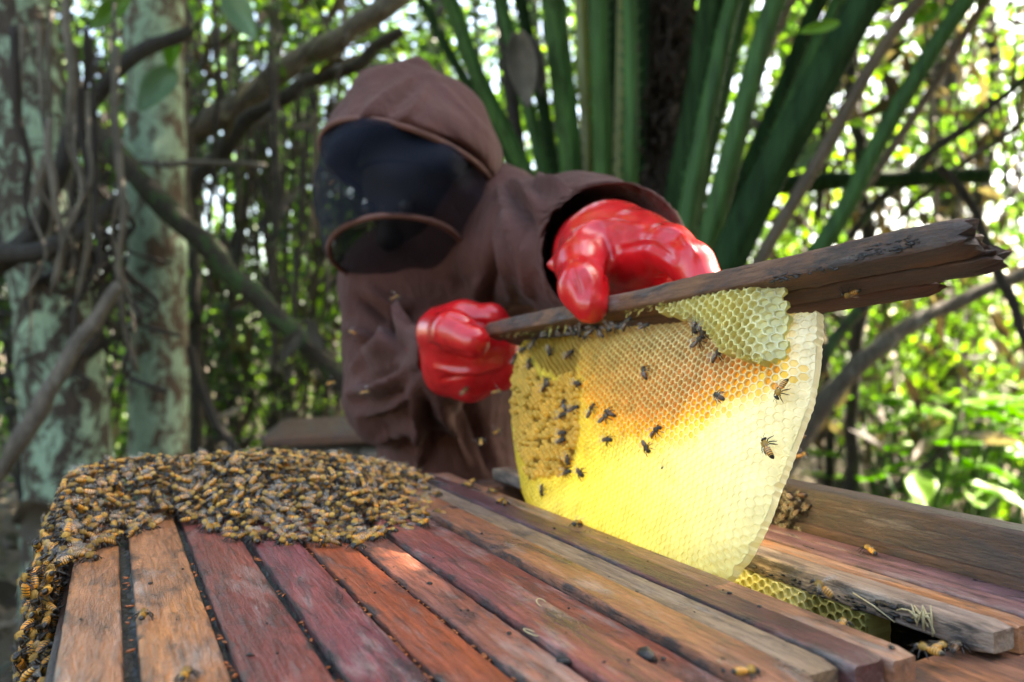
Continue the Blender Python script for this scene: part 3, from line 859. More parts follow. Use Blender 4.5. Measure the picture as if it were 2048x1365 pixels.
# ------------------------------------------------------------------ thicket
def shrub(label, px, Z, z0, z1, rx, nblob, per, lsize, mat, group):
    base = C((px - 1024) / F * Z, Z, GROUND)
    root = empty('shrub', base)
    tag(root, label, 'shrub', group)
    bl = []
    for i in range(nblob):
        h = random.uniform(z0, z1) - GROUND
        c = np.array((random.uniform(-rx, rx), random.uniform(-rx, rx), h))
        bl.append((c, (rx * 0.5, rx * 0.5, rx * 0.4)))
        tube_obj('stem', [(0, 0, -0.03), (c[0] * 0.35, c[1] * 0.35, h * 0.5), tuple(c)], [0.012, 0.009, 0.004], M['stick_dark'], root, 10, 5)
    obj('foliage', foliage_mesh('foliage', bl, per, *lsize), mat, root)
G1 = 'shrubs in the thicket left of the beekeeper'
for i, (px, Z) in enumerate([(405, 3.7), (500, 4.1), (600, 3.8), (690, 4.3), (60, 3.6), (200, 3.9)]):  # dark leaf mass added to deepen the shade on the left
    shrub('blackish green shrub added to darken the thicket behind the vines and trunks', px, Z, -0.3, 2.1, 0.55, 8, 58, (0.05, 0.11), M['leaf_dark'], 'blackish shrubs behind vines and trunks')
for i, (px, Z) in enumerate([(430, 4.6), (560, 5.4), (690, 4.9), (500, 6.4), (640, 6.8), (800, 6.0), (380, 5.8)]):
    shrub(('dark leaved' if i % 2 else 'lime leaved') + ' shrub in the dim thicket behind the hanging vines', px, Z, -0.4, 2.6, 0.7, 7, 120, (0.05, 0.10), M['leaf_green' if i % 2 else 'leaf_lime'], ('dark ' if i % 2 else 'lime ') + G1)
for i, (px, Z) in enumerate([(-60, 4.2), (60, 4.8), (180, 4.5), (240, 5.6)]):
    shrub('leafy shrub glimpsed past the mottled trunk', px, Z, -0.5, 2.4, 0.7, 7, 120, (0.05, 0.10), M['leaf_lime' if i % 2 else 'leaf_green'], 'shrubs beyond the mottled trunk')
for i, (px, Z) in enumerate([(1640, 5.0), (1760, 4.4), (1860, 5.2), (1970, 4.5), (2080, 5.0), (1900, 6.6), (1700, 6.4), (2040, 6.8)]):
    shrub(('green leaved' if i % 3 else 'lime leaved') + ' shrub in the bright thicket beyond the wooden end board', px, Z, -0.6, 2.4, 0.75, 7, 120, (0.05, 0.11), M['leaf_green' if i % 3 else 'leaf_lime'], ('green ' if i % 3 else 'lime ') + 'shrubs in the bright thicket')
for i, (px, Z) in enumerate([(900, 4.6), (1010, 5.2), (1110, 4.8), (1240, 5.6), (1420, 5.0), (1540, 5.6)]):
    shrub('leafy shrub showing between the palm stalks', px, Z, 0.2, 2.6, 0.7, 6, 110, (0.05, 0.10), M['leaf_lime' if i % 2 else 'leaf_dark'], 'shrubs behind the palm')
# low broad-leaved plants in the sun on the right
for i in range(16):
    px = random.uniform(1700, 2120); Z = random.uniform(2.9, 4.6)
    base = C((px - 1024) / F * Z, Z, GROUND)
    root = empty('broadleaf_plant', base)
    tag(root, 'low plant with broad bright leaves in the sun beyond the end board', 'plant', 'broad leaved plants in the sun')
    for k in range(7):
        a = random.uniform(0, 6.28); hgt = random.uniform(0.25, 0.75)
        tip = Vector((0.16 * math.cos(a), 0.16 * math.sin(a), hgt))
        tube_obj('stem', [(0, 0, 0), tip * 0.5 + Vector((0, 0, 0.05)), tip], [0.006, 0.005, 0.004], M['petiole'], root, 8, 5)
        o = big_leaf('leaf_blade', None, tip, tip + Vector((0.22 * math.cos(a), 0.22 * math.sin(a), random.uniform(-0.08, 0.06))), 0.13, M['leaf_lime'], 0.15, 0.15, None, Vector((0, 0, 1)), root)

# the far wood: reads as one mass of leaves with sky between
def make_far_wood():
    Vs, Ts, off = [], [], 0
    for (n, Z0, Z1, z0, z1, l0, l1, w) in ((12500, 7.0, 10.0, -0.8, 4.4, 0.08, 0.20, 1.0), (10500, 10.0, 15.0, -0.8, 7.0, 0.14, 0.34, 1.0)):
        Z = rng.uniform(Z0, Z1, n); px = rng.uniform(-500, 2550, n)
        z = z0 + (z1 - z0) * rng.uniform(0, 1, n) ** 1.1
        X = (px - 1024) / F * Z
        # clumped: leave holes where a smooth noise is low
        keep = np.array([nz((X[i] * 1.1, Z[i] * 0.3, z[i] * 1.1)) + 0.22 > 0 for i in range(n)])
        X, Z, z = X[keep], Z[keep], z[keep]; n = len(X)
        pos = np.stack([X * CY + Z * SY, -X * SY + Z * CY, z], -1)
        V, T = leaf_arrays(n, pos, rng.uniform(l0, l1, n), 0.55)
        Vs.append(V); Ts.append(T + off); off += len(V)
    o = obj('far_wood', mesh_np('far_wood', np.concatenate(Vs), np.concatenate(Ts), None, False), M['leaf_green'])
    tag(o, 'far-off mass of green leaves closing the view between stems', 'foliage', kind='stuff')
    mb = MB()
    for i in range(46):
        Z = random.uniform(6.5, 13); px = random.uniform(-300, 2400)
        b_ = C((px - 1024) / F * Z, Z, GROUND - 0.1)
        lean = random.uniform(-0.8, 0.8)
        pts = [b_, b_ + Vector((lean * 0.3, 0, 1.6)), b_ + Vector((lean * 0.7, 0.1, 3.6)), b_ + Vector((lean, 0.2, 6.5))]
        V, T, Q = tube_arrays(spline([tuple(v) for v in pts], 14), np.linspace(1, 0.6, 14) * random.uniform(0.03, 0.11), 7)
        mb.add(V, T, Q)
    tag(obj('far_stems', mb.mesh('far_stems'), M['stick_dark']), 'dim stems of the far wood behind the leaves', 'stems', kind='stuff')
make_far_wood()

def make_added_near_wood():
    """unseen leaf ring added behind and beside the camera to block low sky light"""
    n = 15000
    a = rng.uniform(math.radians(52), math.radians(308), n)          # bearing from straight ahead
    light_gap = (a > math.radians(205)) & (a < math.radians(275)) & (rng.uniform(0, 1, n) < 0.85)   # opening added here so that low light reaches the comb face
    a = np.where(light_gap, rng.uniform(math.radians(60), math.radians(200), n), a)
    r = rng.uniform(3.2, 6.5, n); z = GROUND + 5.2 * rng.uniform(0, 1, n) ** 1.2
    X, Z = r * np.sin(a), r * np.cos(a)
    pos = np.stack([X * CY + Z * SY, -X * SY + Z * CY, z], -1)
    V, T = leaf_arrays(n, pos, rng.uniform(0.16, 0.34, n), 0.6)
    V, T = clear_lane(V, T, np.zeros(3))
    tag(obj('added_near_wood', mesh_np('added_near_wood', V, T, None, False), M['leaf_dark']), 'unseen dense leaves added round the camera to block low sky light', 'foliage', kind='stuff')
make_added_near_wood()

def make_deadfall():
    """dry hanging fronds and leaf scraps in the thicket"""
    n = 2600
    Z = rng.uniform(2.9, 6.0, n); side = rng.uniform(0, 1, n) < 0.5
    px = np.where(side, rng.uniform(-80, 760, n), rng.uniform(1480, 2130, n))
    z = H + (688 - rng.uniform(-60, 880, n)) / F * Z
    X = (px - 1024) / F * Z
    pos = np.stack([X * CY + Z * SY, -X * SY + Z * CY, z], -1)
    V, T = leaf_arrays(n, pos, rng.uniform(0.06, 0.22, n), 0.28, droop=1.2)
    tag(obj('dead_leaves', mesh_np('dead_leaves', V, T, None, False), M['leaf_dry']), 'dry brown leaf scraps snagged all through the thicket', 'dead leaves', kind='stuff')
    n = 5000
    Z = rng.uniform(1.2, 9, n); px = rng.uniform(-300, 2500, n)
    X = (px - 1024) / F * Z
    pos = np.stack([X * CY + Z * SY, -X * SY + Z * CY, GROUND + 0.02 + rng.uniform(0, 0.05, n)], -1)
    V, T = leaf_arrays(n, pos, rng.uniform(0.05, 0.16, n), 0.5, up_bias=0.9, droop=0.0)
    tag(obj('leaf_litter', mesh_np('leaf_litter', V, T, None, False), M['leaf_dry']), 'brown leaf litter scattered over the forest floor', 'leaf litter', kind='stuff')
make_deadfall()

# ------------------------------------------------------------------ hive
def plank(name, size, color, mat, loc=(0, 0, 0), rot=None, parent=None, wear=0.0012, seed=0, axis=1, bev=0.0014, nseg=None, bow=0.0, splinter=0.0):
    """worn plank: rounded box with rippled edges; size (x, y, z), the grain runs along the longest given axis"""
    sx, sy, sz = size
    ln = size[axis]
    other = [i for i in range(3) if i != axis]
    a, b_ = size[other[0]] / 2, size[other[1]] / 2
    n = nseg or max(10, int(ln / 0.008))
    prof = []
    for sa, sb in ((1, 1), (-1, 1), (-1, -1), (1, -1)):
        c1, c2 = a - bev, b_ - bev
        angs = {(1, 1): (0, 45, 90), (-1, 1): (90, 135, 180), (-1, -1): (180, 225, 270), (1, -1): (270, 315, 360)}[(sa, sb)]
        for g in angs:
            prof.append((sa * c1 + bev * math.cos(math.radians(g)), sb * c2 + bev * math.sin(math.radians(g))))
    # extra points on the wide faces
    full = []
    for i in range(len(prof)):
        full.append(prof[i])
        q = prof[(i + 1) % len(prof)]
        if math.dist(prof[i], q) > 0.006:
            for k in (1, 2): full.append((prof[i][0] + (q[0] - prof[i][0]) * k / 3, prof[i][1] + (q[1] - prof[i][1]) * k / 3))
    prof = full; m = len(prof)
    V = []
    for i in range(n + 1):
        t = i / n
        y = -ln / 2 + ln * t
        k = 1.0
        if i in (0, n): k = 1 - min(0.9, bev / min(a, b_) * 0.8); 
        for (p, q) in prof:
            r = 1.0
            d1 = wear * 0.45 * nz((p * 60 + seed * 9.1, y * 14, q * 60 + seed)) + wear * 0.8 * nz((p * 200 + seed * 3.3, y * 110, q * 200)) ** 2
            v = [0, 0, 0]
            v[axis] = y + (0.6 * wear * nz((p * 90, q * 90, seed * 5 + i)) if i in (0, n) else 0) + (0 if i not in (0, n) else (bev * 0.0))
            v[other[0]] = p * k + d1 * (1 if p > 0 else -1) + bow * math.sin(math.pi * t)
            v[other[1]] = q * k + 0.4 * d1 * (1 if q > 0 else -1)
            if splinter and i < 4:
                v[axis] += splinter * (1 - i / 4) * (nz((p * 420 + seed * 7, q * 420, 3)) + 0.5 * nz((p * 1100, q * 1100, seed)))
            V.append(v)
    # pull the end rings in to make a small end bevel
    V = np.array(V)
    Q = []
    for i in range(n):
        for j in range(m):
            j2 = (j + 1) % m
            Q.append((i * m + j, i * m + j2, (i + 1) * m + j2, (i + 1) * m + j))
    c0 = len(V); V = np.vstack([V, V[:m].mean(0), V[n * m:(n + 1) * m].mean(0)])
    T = []
    for j in range(m):
        j2 = (j + 1) % m
        T.append((c0, j2, j)); T.append((c0 + 1, n * m + j, n * m + j2))
    me = mesh_np(name, V, T, Q)
    bm = bmesh.new(); bm.from_mesh(me); bmesh.ops.recalc_face_normals(bm, faces=bm.faces); bm.to_mesh(me); bm.free()
    for pl in me.polygons: pl.use_smooth = True
    try: me.set_sharp_from_angle(angle=math.radians(50))
    except Exception: pass
    o = obj(name, me, mat, parent, loc)
    if rot: o.rotation_euler = rot
    o.color = color
    return o

def u_of(x): return H / 677.0 * (0.882 * (x - 1024) + 706)
V0, V1 = 1.515 * H, 5.42 * H
BT = 0.013                       # bar thickness
bars = [   # left and right edge at the bottom row of the photo, colour, lift, label, material
    (105, 247, lin(196, 140, 98), 0.0, 'outermost tan top bar beside the bee covered end wall, with dark edge stains', 'bar'),
    (284, 464, lin(205, 145, 98), 0.0, 'wide honey tan top bar, second from the bee covered end wall', 'bar'),
    (488, 672, lin(150, 84, 74), 0.0, 'wide dull maroon top bar next to the wide tan bar', 'bar'),
    (699, 862, lin(158, 90, 94), 0.001, 'purple maroon top bar between the dull maroon and the orange bars', 'bar'),
    (882, 1032, lin(178, 96, 66), 0.0, 'orange red top bar with dark pitting, fifth from the bee covered end', 'bar'),
    (1048, 1176, lin(176, 112, 92), 0.001, 'pinkish brown scuffed top bar beside the orange red bar', 'bar'),
    (1192, 1344, lin(168, 98, 92), 0.003, 'rosy top bar with pale scuffs, seventh from the bee covered end', 'bar'),
    (1351, 1458, lin(160, 92, 76), 0.0, 'narrow reddish brown top bar lying lower than its lighter neighbour', 'bar'),
    (1466, 1616, lin(184, 126, 94), 0.004, 'light orange brown top bar standing proud, next to the grey weathered bar', 'bar'),
    (1621, 1754, lin(172, 148, 120), 0.001, 'grey weathered top bar with a battered pale end', 'bar_grey'),
    (1758, 1877, lin(118, 76, 78), 0.002, 'dark purple brown top bar with a square cut end', 'bar'),
    (1880, 1981, lin(196, 140, 106), 0.001, 'narrow pale orange top bar along the open gap', 'bar'),
]
hive_root = empty('hive_box', (0.2, 0.43, GROUND))
tag(hive_root, 'long wooden top bar hive box carrying the loose bars', 'beehive')
def hive_part(name, size, center, color, mat='board', axis=None, seed=1, wear=0.0015):
    ax = axis if axis is not None else int(np.argmax(size))
    return plank(name, size, color, M[mat], Vector(center) - hive_root.location, None, hive_root, wear, seed, ax, 0.002, 40)

top_bars = []
for i, (xa, xb, col_, dz, lab, mt) in enumerate(bars):
    ua, ub = u_of(xa), u_of(xb)
    j0 = random.uniform(-0.004, 0.006) if i < 9 else [0.007, 0.002, 0.0][i - 9]
    j1 = random.uniform(-0.006, 0.004)
    y0, y1 = V0 + j0, V1 + j1
    o = plank('top_bar', (ub - ua, y1 - y0, BT), col_, M[mt], ((ua + ub) / 2, (y0 + y1) / 2, dz - BT / 2), None, None, 0.0011, i + 1, 1, 0.0013)
    tag(o, lab, 'top bar', 'top bars lying on the hive')
    top_bars.append(o)
    # propolis seam between this bar and the next
    if i < len(bars) - 1:
        un = u_of(bars[i + 1][0])
        gap = un - ub
        if gap > 0.0008:
            n = 200
            Vv = []
            for k in range(n + 1):
                y = y0 + 0.004 + (y1 - y0 - 0.008) * k / n
                for q in range(5):
                    s = q / 4
                    x = ub - 0.0012 + (gap + 0.0024) * s
                    zz = -0.0048 + 0.0028 * nz((x * 420, y * 260, i)) + 0.0016 * nz((x * 90, y * 45, i + 5)) + (0.0012 if q in (0, 4) else 0)
                    Vv.append((x - (ua + ub) / 2, y - (y0 + y1) / 2, zz - (dz - BT / 2)))
            I = np.arange((n + 1) * 5).reshape(n + 1, 5)
            Q = np.stack([I[:-1, :-1], I[:-1, 1:], I[1:, 1:], I[1:, :-1]], -1).reshape(-1, 4)
            so_ = obj('propolis_seam', mesh_np('propolis_seam', Vv, None, Q), M['propolis'], o)
back_bars = [
    (2.700, 2.848, lin(176, 156, 138), 0.0, 'thick grey brown top bar edging the far side of the gap, crusted with propolis', 'bar_grey', 0.0115),
    (2.856, 2.972, lin(206, 150, 108), -0.001, 'pale orange top bar behind the thick grey brown bar', 'bar', 0.014),
    (2.980, 3.115, lin(158, 120, 122), 0.0, 'mauve top bar beside the pale orange bar beyond the gap', 'bar', 0.014),
    (3.122, 3.245, lin(150, 112, 118), 0.0, 'last mauve top bar lying against the tall end board', 'bar', 0.014),
]
for i, (ua, ub, col_, dz, lab, mt, th) in enumerate(back_bars):
    ua *= H; ub *= H
    o = plank('top_bar', (ub - ua, V1 - V0, th), col_, M[mt], ((ua + ub) / 2, (V0 + V1) / 2, dz - th / 2), None, None, 0.0012, 30 + i, 1, 0.0013)
    tag(o, lab, 'top bar', 'top bars lying on the hive')
    top_bars.append(o)
    if i == 0:
        # propolis crust along the front face of this bar
        mb = MB()
        for k in range(90):
            y = V0 + 0.03 + 0.42 * (k / 150) + random.uniform(-0.01, 0.01)
            big = 1.0 + 1.0 * math.exp(-((y - V0 - 0.045) / 0.02) ** 2)
            r = random.uniform(0.0005, 0.0011) * big
            c = (ua - (ua + ub) / 2 - 0.0006, y - (V0 + V1) / 2, -th + random.uniform(0, 0.005) * big - (dz - th / 2))
            bm = bmesh.new(); bmesh.ops.create_icosphere(bm, subdivisions=1, radius=r)
            vv = np.array([tuple(v.co * (1 + 0.4 * nz(v.co * 700 + Vector((k, 0, 0))))) for v in bm.verts]) * np.array((0.9, 2.2, 0.8)) + np.array(c)
            ff = [tuple(v.index for v in f.verts) for f in bm.faces]; bm.free()
            mb.add(vv, ff)
        obj('propolis_crust', mb.mesh('propolis_crust'), M['propolis'], o)
    else:
        for s_ in (0,):
            n = 60; Vv = []
            x0 = back_bars[i - 1][1] * H; x1 = ua
            for k in range(n + 1):
                y = V0 + 0.01 + (V1 - V0 - 0.02) * k / n
                for q in range(3):
                    Vv.append((x0 - 0.001 + (x1 - x0 + 0.002) * q / 2 - (ua + ub) / 2, y - (V0 + V1) / 2, -0.0035 + 0.001 * nz((k, q, i)) - (dz - th / 2)))
            I = np.arange((n + 1) * 3).reshape(n + 1, 3)
            Q = np.stack([I[:-1, :-1], I[:-1, 1:], I[1:, 1:], I[1:, :-1]], -1).reshape(-1, 4)
            obj('propolis_seam', mesh_np('propolis_seam', Vv, None, Q), M['propolis'], o)

# hive box: walls under the bars
UL = u_of(105)
wall_c = lin(150, 104, 78); dk = lin(96, 72, 60)
hive_part('side_wall', (3.75 * H - UL + 0.05, 0.056, 0.22), ((UL + 3.75 * H + 0.05) / 2, 0.181, -BT - 0.0015 - 0.11), lin(176, 122, 88), 'bar_dark', 0, 3)
hive_part('side_wall', (3.75 * H - UL + 0.05, 0.040, 0.22), ((UL + 3.75 * H + 0.05) / 2, V1 - 0.004, -BT - 0.0015 - 0.11), wall_c, 'board', 0, 4)
hive_part('end_wall', (0.022, V1 - 0.235, 0.22), (UL + 0.006, (V1 + 0.195) / 2 - 0.006, -BT - 0.0015 - 0.11), dk, 'board', 1, 5)
eb_u = 3.285 * H
hive_part('end_board', (0.020, 0.335, 0.30), (eb_u + 0.010, 0.205 + 0.335 / 2 - 0.06, 0.0285 - 0.15), lin(96, 78, 70), 'bar_dark', 1, 6, 0.002)
hive_part('end_board', (0.016, 0.24, 0.30), (eb_u + 0.016, 0.485 + 0.12, 0.026 - 0.15), lin(112, 104, 104), 'board', 1, 7, 0.002)
hive_part('floor_board', (3.75 * H - UL, V1 - 0.2, 0.018), ((UL + 3.75 * H) / 2, (V1 + 0.2) / 2, -0.24), dk, 'board', 0, 8)
for (x, y) in ((UL + 0.05, 0.18), (3.6 * H, 0.18), (UL + 0.05, V1 - 0.01), (3.6 * H, V1 - 0.01)):
    hive_part('leg', (0.05, 0.05, 0.66), (x, y, GROUND + 0.31), dk, 'board', 2, 9)
# rim strip with crumbs along the end board
hive_part('rim_strip', (0.006, 0.43, 0.010), (3.252 * H + 0.003, 0.20 + 0.215, 0.0005), dk, 'board', 1, 10)

# second hive standing behind
def back_hive():
    c = P(690, 900, 1.75)
    root = empty('back_hive', (c.x, c.y, GROUND))
    tag(root, 'old grey plank hive with a brown lid board standing behind the beekeeper', 'beehive')
    root.rotation_euler = (0, 0, -YAW + 0.12)
    top = P(650, 862, 1.75).z - GROUND
    for k in range(5):
        plank('plank', (0.098, 0.02, 0.30), lin(90, 90, 84), M['bar_grey'], (-0.12 + k * 0.10, 0, top - 0.19), None, root, 0.002, 40 + k, 2, 0.002, 30)
    plank('lid', (0.56, 0.30, 0.022), lin(120, 88, 66), M['board'], (0.09, 0.12, top - 0.006), (0.05, -0.03, 0), root, 0.003, 50, 0, 0.003, 30)
    plank('batten', (0.03, 0.03, 0.30), lin(110, 78, 60), M['board'], (-0.155, -0.028, top - 0.19), None, root, 0.002, 51, 2, 0.002, 20)
    for x in (-0.12, 0.28):
        for y in (0.02, 0.25):
            plank('leg', (0.05, 0.05, top - 0.30), lin(80, 70, 60), M['board'], (x, y, (top - 0.30) / 2), None, root, 0.002, 52, 2, 0.002, 12)
    plank('back_panel', (0.5, 0.02, 0.30), lin(80, 74, 66), M['board'], (0.09, 0.26, top - 0.19), None, root, 0.002, 53, 0, 0.002, 12)
back_hive()
#==SECTION COMB
# ------------------------------------------------------------------ held bar and its comb
def project(W):
    W = np.asarray(W, float)
    X = W[:, 0] * CY - W[:, 1] * SY; Z = W[:, 0] * SY + W[:, 1] * CY
    return 1024 + F * X / Z, 688 - F * (W[:, 2] - H) / Z

RHO = math.radians(20)
NEAR = Vector((0.328, 0.187, H + 0.0450))
FAR = Vector((0.328, 0.680, H + 0.0080))
aY = (FAR - NEAR).normalized()
bX = Vector((math.cos(RHO), 0, -math.sin(RHO)))
bX = (bX - aY * bX.dot(aY)).normalized()
cZ = bX.cross(aY).normalized()
HELD = Matrix((bX, aY, cZ)).transposed().to_4x4()
HELD.translation = NEAR
HELD_I = HELD.inverted()
hm = np.array(HELD)

def ray_local(px, py, xplane, MI=HELD_I):
    """photo pixel -> (y, z) on the plane x = xplane of a local frame"""
    o = MI @ Vector((0, 0, H))
    d = (MI @ P(px, py, 1.0)) - o
    t = (xplane - o.x) / d.x
    q = o + d * t
    return q.y, q.z

def inside(poly, y, z):
    poly = np.asarray(poly); r = np.zeros(len(y), bool)
    n = len(poly)
    for i in range(n):
        y1, z1 = poly[i]; y2, z2 = poly[(i + 1) % n]
        c = ((z1 > z) != (z2 > z)) & (y < (y2 - y1) * (z - z1) / (z2 - z1 + 1e-12) + y1)
        r ^= c
    return r

def edge_dist(poly, y, z):
    poly = np.asarray(poly); best = np.full(len(y), 1e9)
    n = len(poly)
    for i in range(n):
        a = poly[i]; b = poly[(i + 1) % n]; ab = b - a
        t = np.clip(((y - a[0]) * ab[0] + (z - a[1]) * ab[1]) / (ab @ ab + 1e-12), 0, 1)
        best = np.minimum(best, np.hypot(y - a[0] - t * ab[0], z - a[1] - t * ab[1]))
    return best

def sstep(x, a, b):
    t = np.clip((x - a) / (b - a), 0, 1); return t * t * (3 - 2 * t)

def comb_build(poly, xmid, half, pitch, M4, cellfn, bulge=None, edge_in=0.009, edge_w=0.02, jit=0.02, rot=0.0, wallf=0.86, cut=True):
    """hexagonal cells on the -x face of a slab in a local frame.
    returns dict of meshes: 'wax' (walls, shallow floors, back), 'fill' (honey floors), 'cap' (domed caps)"""
    R = pitch / math.sqrt(3)
    poly = np.asarray(poly)
    y0, y1 = poly[:, 0].min(), poly[:, 0].max(); z0, z1 = poly[:, 1].min(), poly[:, 1].max()
    cols = int((y1 - y0) / (1.5 * R)) + 2; rows = int((z1 - z0) / pitch) + 2
    cells = {}
    cr_, sr_ = math.cos(rot), math.sin(rot)
    ym, zm = (y0 + y1) / 2, (z0 + z1) / 2
    ids, yy, zz = [], [], []
    for i in range(-6, cols + 6):
        for j in range(-6, rows + 6):
            y = y0 + i * 1.5 * R; z = z0 + j * pitch + (pitch / 2 if i % 2 else 0)
            dy, dz = y - ym, z - zm
            ids.append((i, j)); yy.append(ym + dy * cr_ - dz * sr_); zz.append(zm + dy * sr_ + dz * cr_)
    yy, zz = np.array(yy), np.array(zz)
    k = inside(poly, yy, zz) | (edge_dist(poly, yy, zz) < 0.55 * R)
    ids = [ids[i] for i in np.nonzero(k)[0]]; yy, zz = yy[k], zz[k]
    idset = set(ids)
    def warp(y, z):        # small smooth distortion so that the lattice is not perfect
        return (y + 0.0009 * np.sin(z * 60 + y * 31) + 0.0005 * np.sin(z * 171 + 2), z + 0.0010 * np.sin(y * 47 + 1) + 0.0004 * np.sin(y * 190 + z * 80))
    def snap(y, z):
        sh = y.shape; y, z = y.ravel().copy(), z.ravel().copy()
        o = np.nonzero(~inside(poly, y, z))[0]
        if len(o) and cut:
            best = np.full(len(o), 1e9); by_, bz_ = y[o].copy(), z[o].copy()
            for i in range(len(poly)):
                a = poly[i]; ab = poly[(i + 1) % len(poly)] - a
                t = np.clip(((y[o] - a[0]) * ab[0] + (z[o] - a[1]) * ab[1]) / (ab @ ab + 1e-12), 0, 1)
                qy, qz = a[0] + t * ab[0], a[1] + t * ab[1]
                d = np.hypot(y[o] - qy, z[o] - qz); m = d < best
                best[m] = d[m]; by_[m] = qy[m]; bz_[m] = qz[m]
            y[o] = by_ + 0.0003 * np.sin(bz_ * 1400); z[o] = bz_ + 0.0003 * np.sin(by_ * 1300)
        return y.reshape(sh), z.reshape(sh)
    def face_x(y, z):
        d = edge_dist(poly, y, z)
        e = np.clip(1 - d / edge_w, 0, 1) ** 2 * edge_in
        b = bulge(y, z) if bulge else 0
        return xmid - half + e - b
    def back_x(y, z):
        d = edge_dist(poly, y, z)
        return xmid + half - np.clip(1 - d / edge_w, 0, 1) ** 2 * edge_in
    W = np.stack([np.full_like(yy, xmid - half), yy, zz, np.ones_like(yy)], 1) @ np.array(M4).T
    px, py = project(W[:, :3])
    info = cellfn(px, py, yy, zz)        # dict of arrays: depth, dome, wall (n,3), floor (n,3), kind
    n = len(yy)
    ang = np.arange(6) * math.pi / 3 + rot
    cy, sy = np.cos(ang), np.sin(ang)
    jr = 1 + rng.uniform(-jit, jit, (n, 1))
    def ring(f):
        y = yy[:, None] + R * f * cy; z = zz[:, None] + R * f * sy
        y, z = warp(y, z)
        return snap(y, z)
    out = {}
    oy, oz = ring(1.0)
    fo = face_x(oy.ravel(), oz.ravel()).reshape(n, 6)
    iy, iz = ring(wallf)
    iy = yy[:, None] + (iy - yy[:, None]) * jr; iz = zz[:, None] + (iz - zz[:, None]) * jr
    rim = info.get('rim', np.zeros(n))[:, None]
    fi = face_x(iy.ravel(), iz.ravel()).reshape(n, 6) - 0.00015 - rim
    fo = fo - rim * 0.6
    dep = info['depth'][:, None]
    by, bz = ring(wallf * 0.93)
    fb = face_x(by.ravel(), bz.ravel()).reshape(n, 6) + dep
    # wax
    V = np.concatenate([np.stack([fo, oy, oz], -1), np.stack([fi, iy, iz], -1), np.stack([fb, by, bz], -1)], 1)   # n,18,3
    cenx = face_x(yy, zz)
    wy, wz = snap(*warp(yy, zz))
    cen = np.stack([cenx + info['depth'], wy, wz], -1)[:, None, :]
    V = np.concatenate([V, cen], 1)      # n,19,3
    base = np.arange(n) * 19
    q = []
    for i in range(6):
        j = (i + 1) % 6
        q.append((i, j, 6 + j, 6 + i)); q.append((6 + i, 6 + j, 12 + j, 12 + i))
    q = np.array(q)
    t = np.array([(18, 12 + i, 12 + (i + 1) % 6) for i in range(6)])
    kind = info['kind']                  # 0 wax floor, 1 honey floor, 2 capped
    colv = np.zeros((n, 19, 4)); colv[..., 3] = 1
    colv[:, :12, :3] = info['wall'][:, None, :]
    colv[:, 12:, :3] = info['floor'][:, None, :] if 'inner' not in info else info['inner'][:, None, :]
    mb = MB(); colw = []
    mb.add(V.reshape(-1, 3), (t[None] + base[kind == 0][:, None, None]).reshape(-1, 3), (q[None] + base[:, None, None]).reshape(-1, 4))
    colw.append(colv.reshape(-1, 4))
    # back and rim
    bk = back_x(oy.ravel(), oz.ravel()).reshape(n, 6)
    Vb = np.stack([bk, oy, oz], -1)
    cb = np.stack([back_x(wy, wz), wy, wz], -1)[:, None, :]
    Vb = np.concatenate([Vb, cb, np.stack([fo, oy, oz], -1)], 1)      # n,13
    bb = np.arange(n) * 13
    tb = np.array([(6, (i + 1) % 6, i) for i in range(6)])
    qs = []
    for c, (i, j) in enumerate(ids):
        odd = i % 2
        up = 1 if odd else 0
        nb = [(i + 1, j + up), (i, j + 1), (i - 1, j + up), (i - 1, j + up - 1), (i, j - 1), (i + 1, j + up - 1)]
        for e in range(6):
            if nb[e] not in idset:
                f = (e + 1) % 6
                qs.append((bb[c] + 7 + f, bb[c] + 7 + e, bb[c] + e, bb[c] + f))
    mb.add(Vb.reshape(-1, 3), (tb[None] + bb[:, None, None]).reshape(-1, 3), qs)
    cv2 = np.ones((n, 13, 4)); cv2[..., :3] = info['back'][:, None, :]
    colw.append(cv2.reshape(-1, 4))
    def finish(mb_, cols_, nm):
        me = mb_.mesh(nm, False)
        at = me.color_attributes.new('col', 'FLOAT_COLOR', 'POINT')
        at.data.foreach_set('color', np.concatenate(cols_).astype(np.float32).ravel())
        return me
    out['wax'] = finish(mb, colw, 'wax_cells')
    # honey
    s = np.nonzero(kind == 1)[0]
    if len(s):
        Vh = np.concatenate([V[s][:, 12:18], V[s][:, 18:19]], 1)
        Vh[:, 6, 0] += 0.0003
        b7 = np.arange(len(s)) * 7
        mh = MB(); mh.add(Vh.reshape(-1, 3), (np.array([(6, i, (i + 1) % 6) for i in range(6)])[None] + b7[:, None, None]).reshape(-1, 3))
        ch = np.ones((len(s), 7, 4)); ch[..., :3] = info['floor'][s][:, None, :]
        out['fill'] = finish(mh, [ch.reshape(-1, 4)], 'honey_fill')
    s = np.nonzero(kind == 2)[0]
    if len(s):
        rings = [(0.97, -0.0), (0.80, 0.55), (0.5, 0.9), (0.0, 1.0)]
        Vc = []
        for f, hgt in rings[:-1]:
            y = yy[s][:, None] + (oy[s] - yy[s][:, None]) * f; z = zz[s][:, None] + (oz[s] - zz[s][:, None]) * f
            Vc.append(np.stack([face_x(y.ravel(), z.ravel()).reshape(y.shape) - info['dome'][s][:, None] * hgt - 0.0002, y, z], -1))
        Vc.append(np.stack([face_x(wy[s], wz[s]) - info['dome'][s], wy[s], wz[s]], -1)[:, None, :])
        Vc = np.concatenate(Vc, 1)       # s,19
        b19 = np.arange(len(s)) * 19
        qq = []
        for r_ in range(2):
            for i in range(6):
                j = (i + 1) % 6
                qq.append((r_ * 6 + i, r_ * 6 + j, r_ * 6 + 6 + j, r_ * 6 + 6 + i))
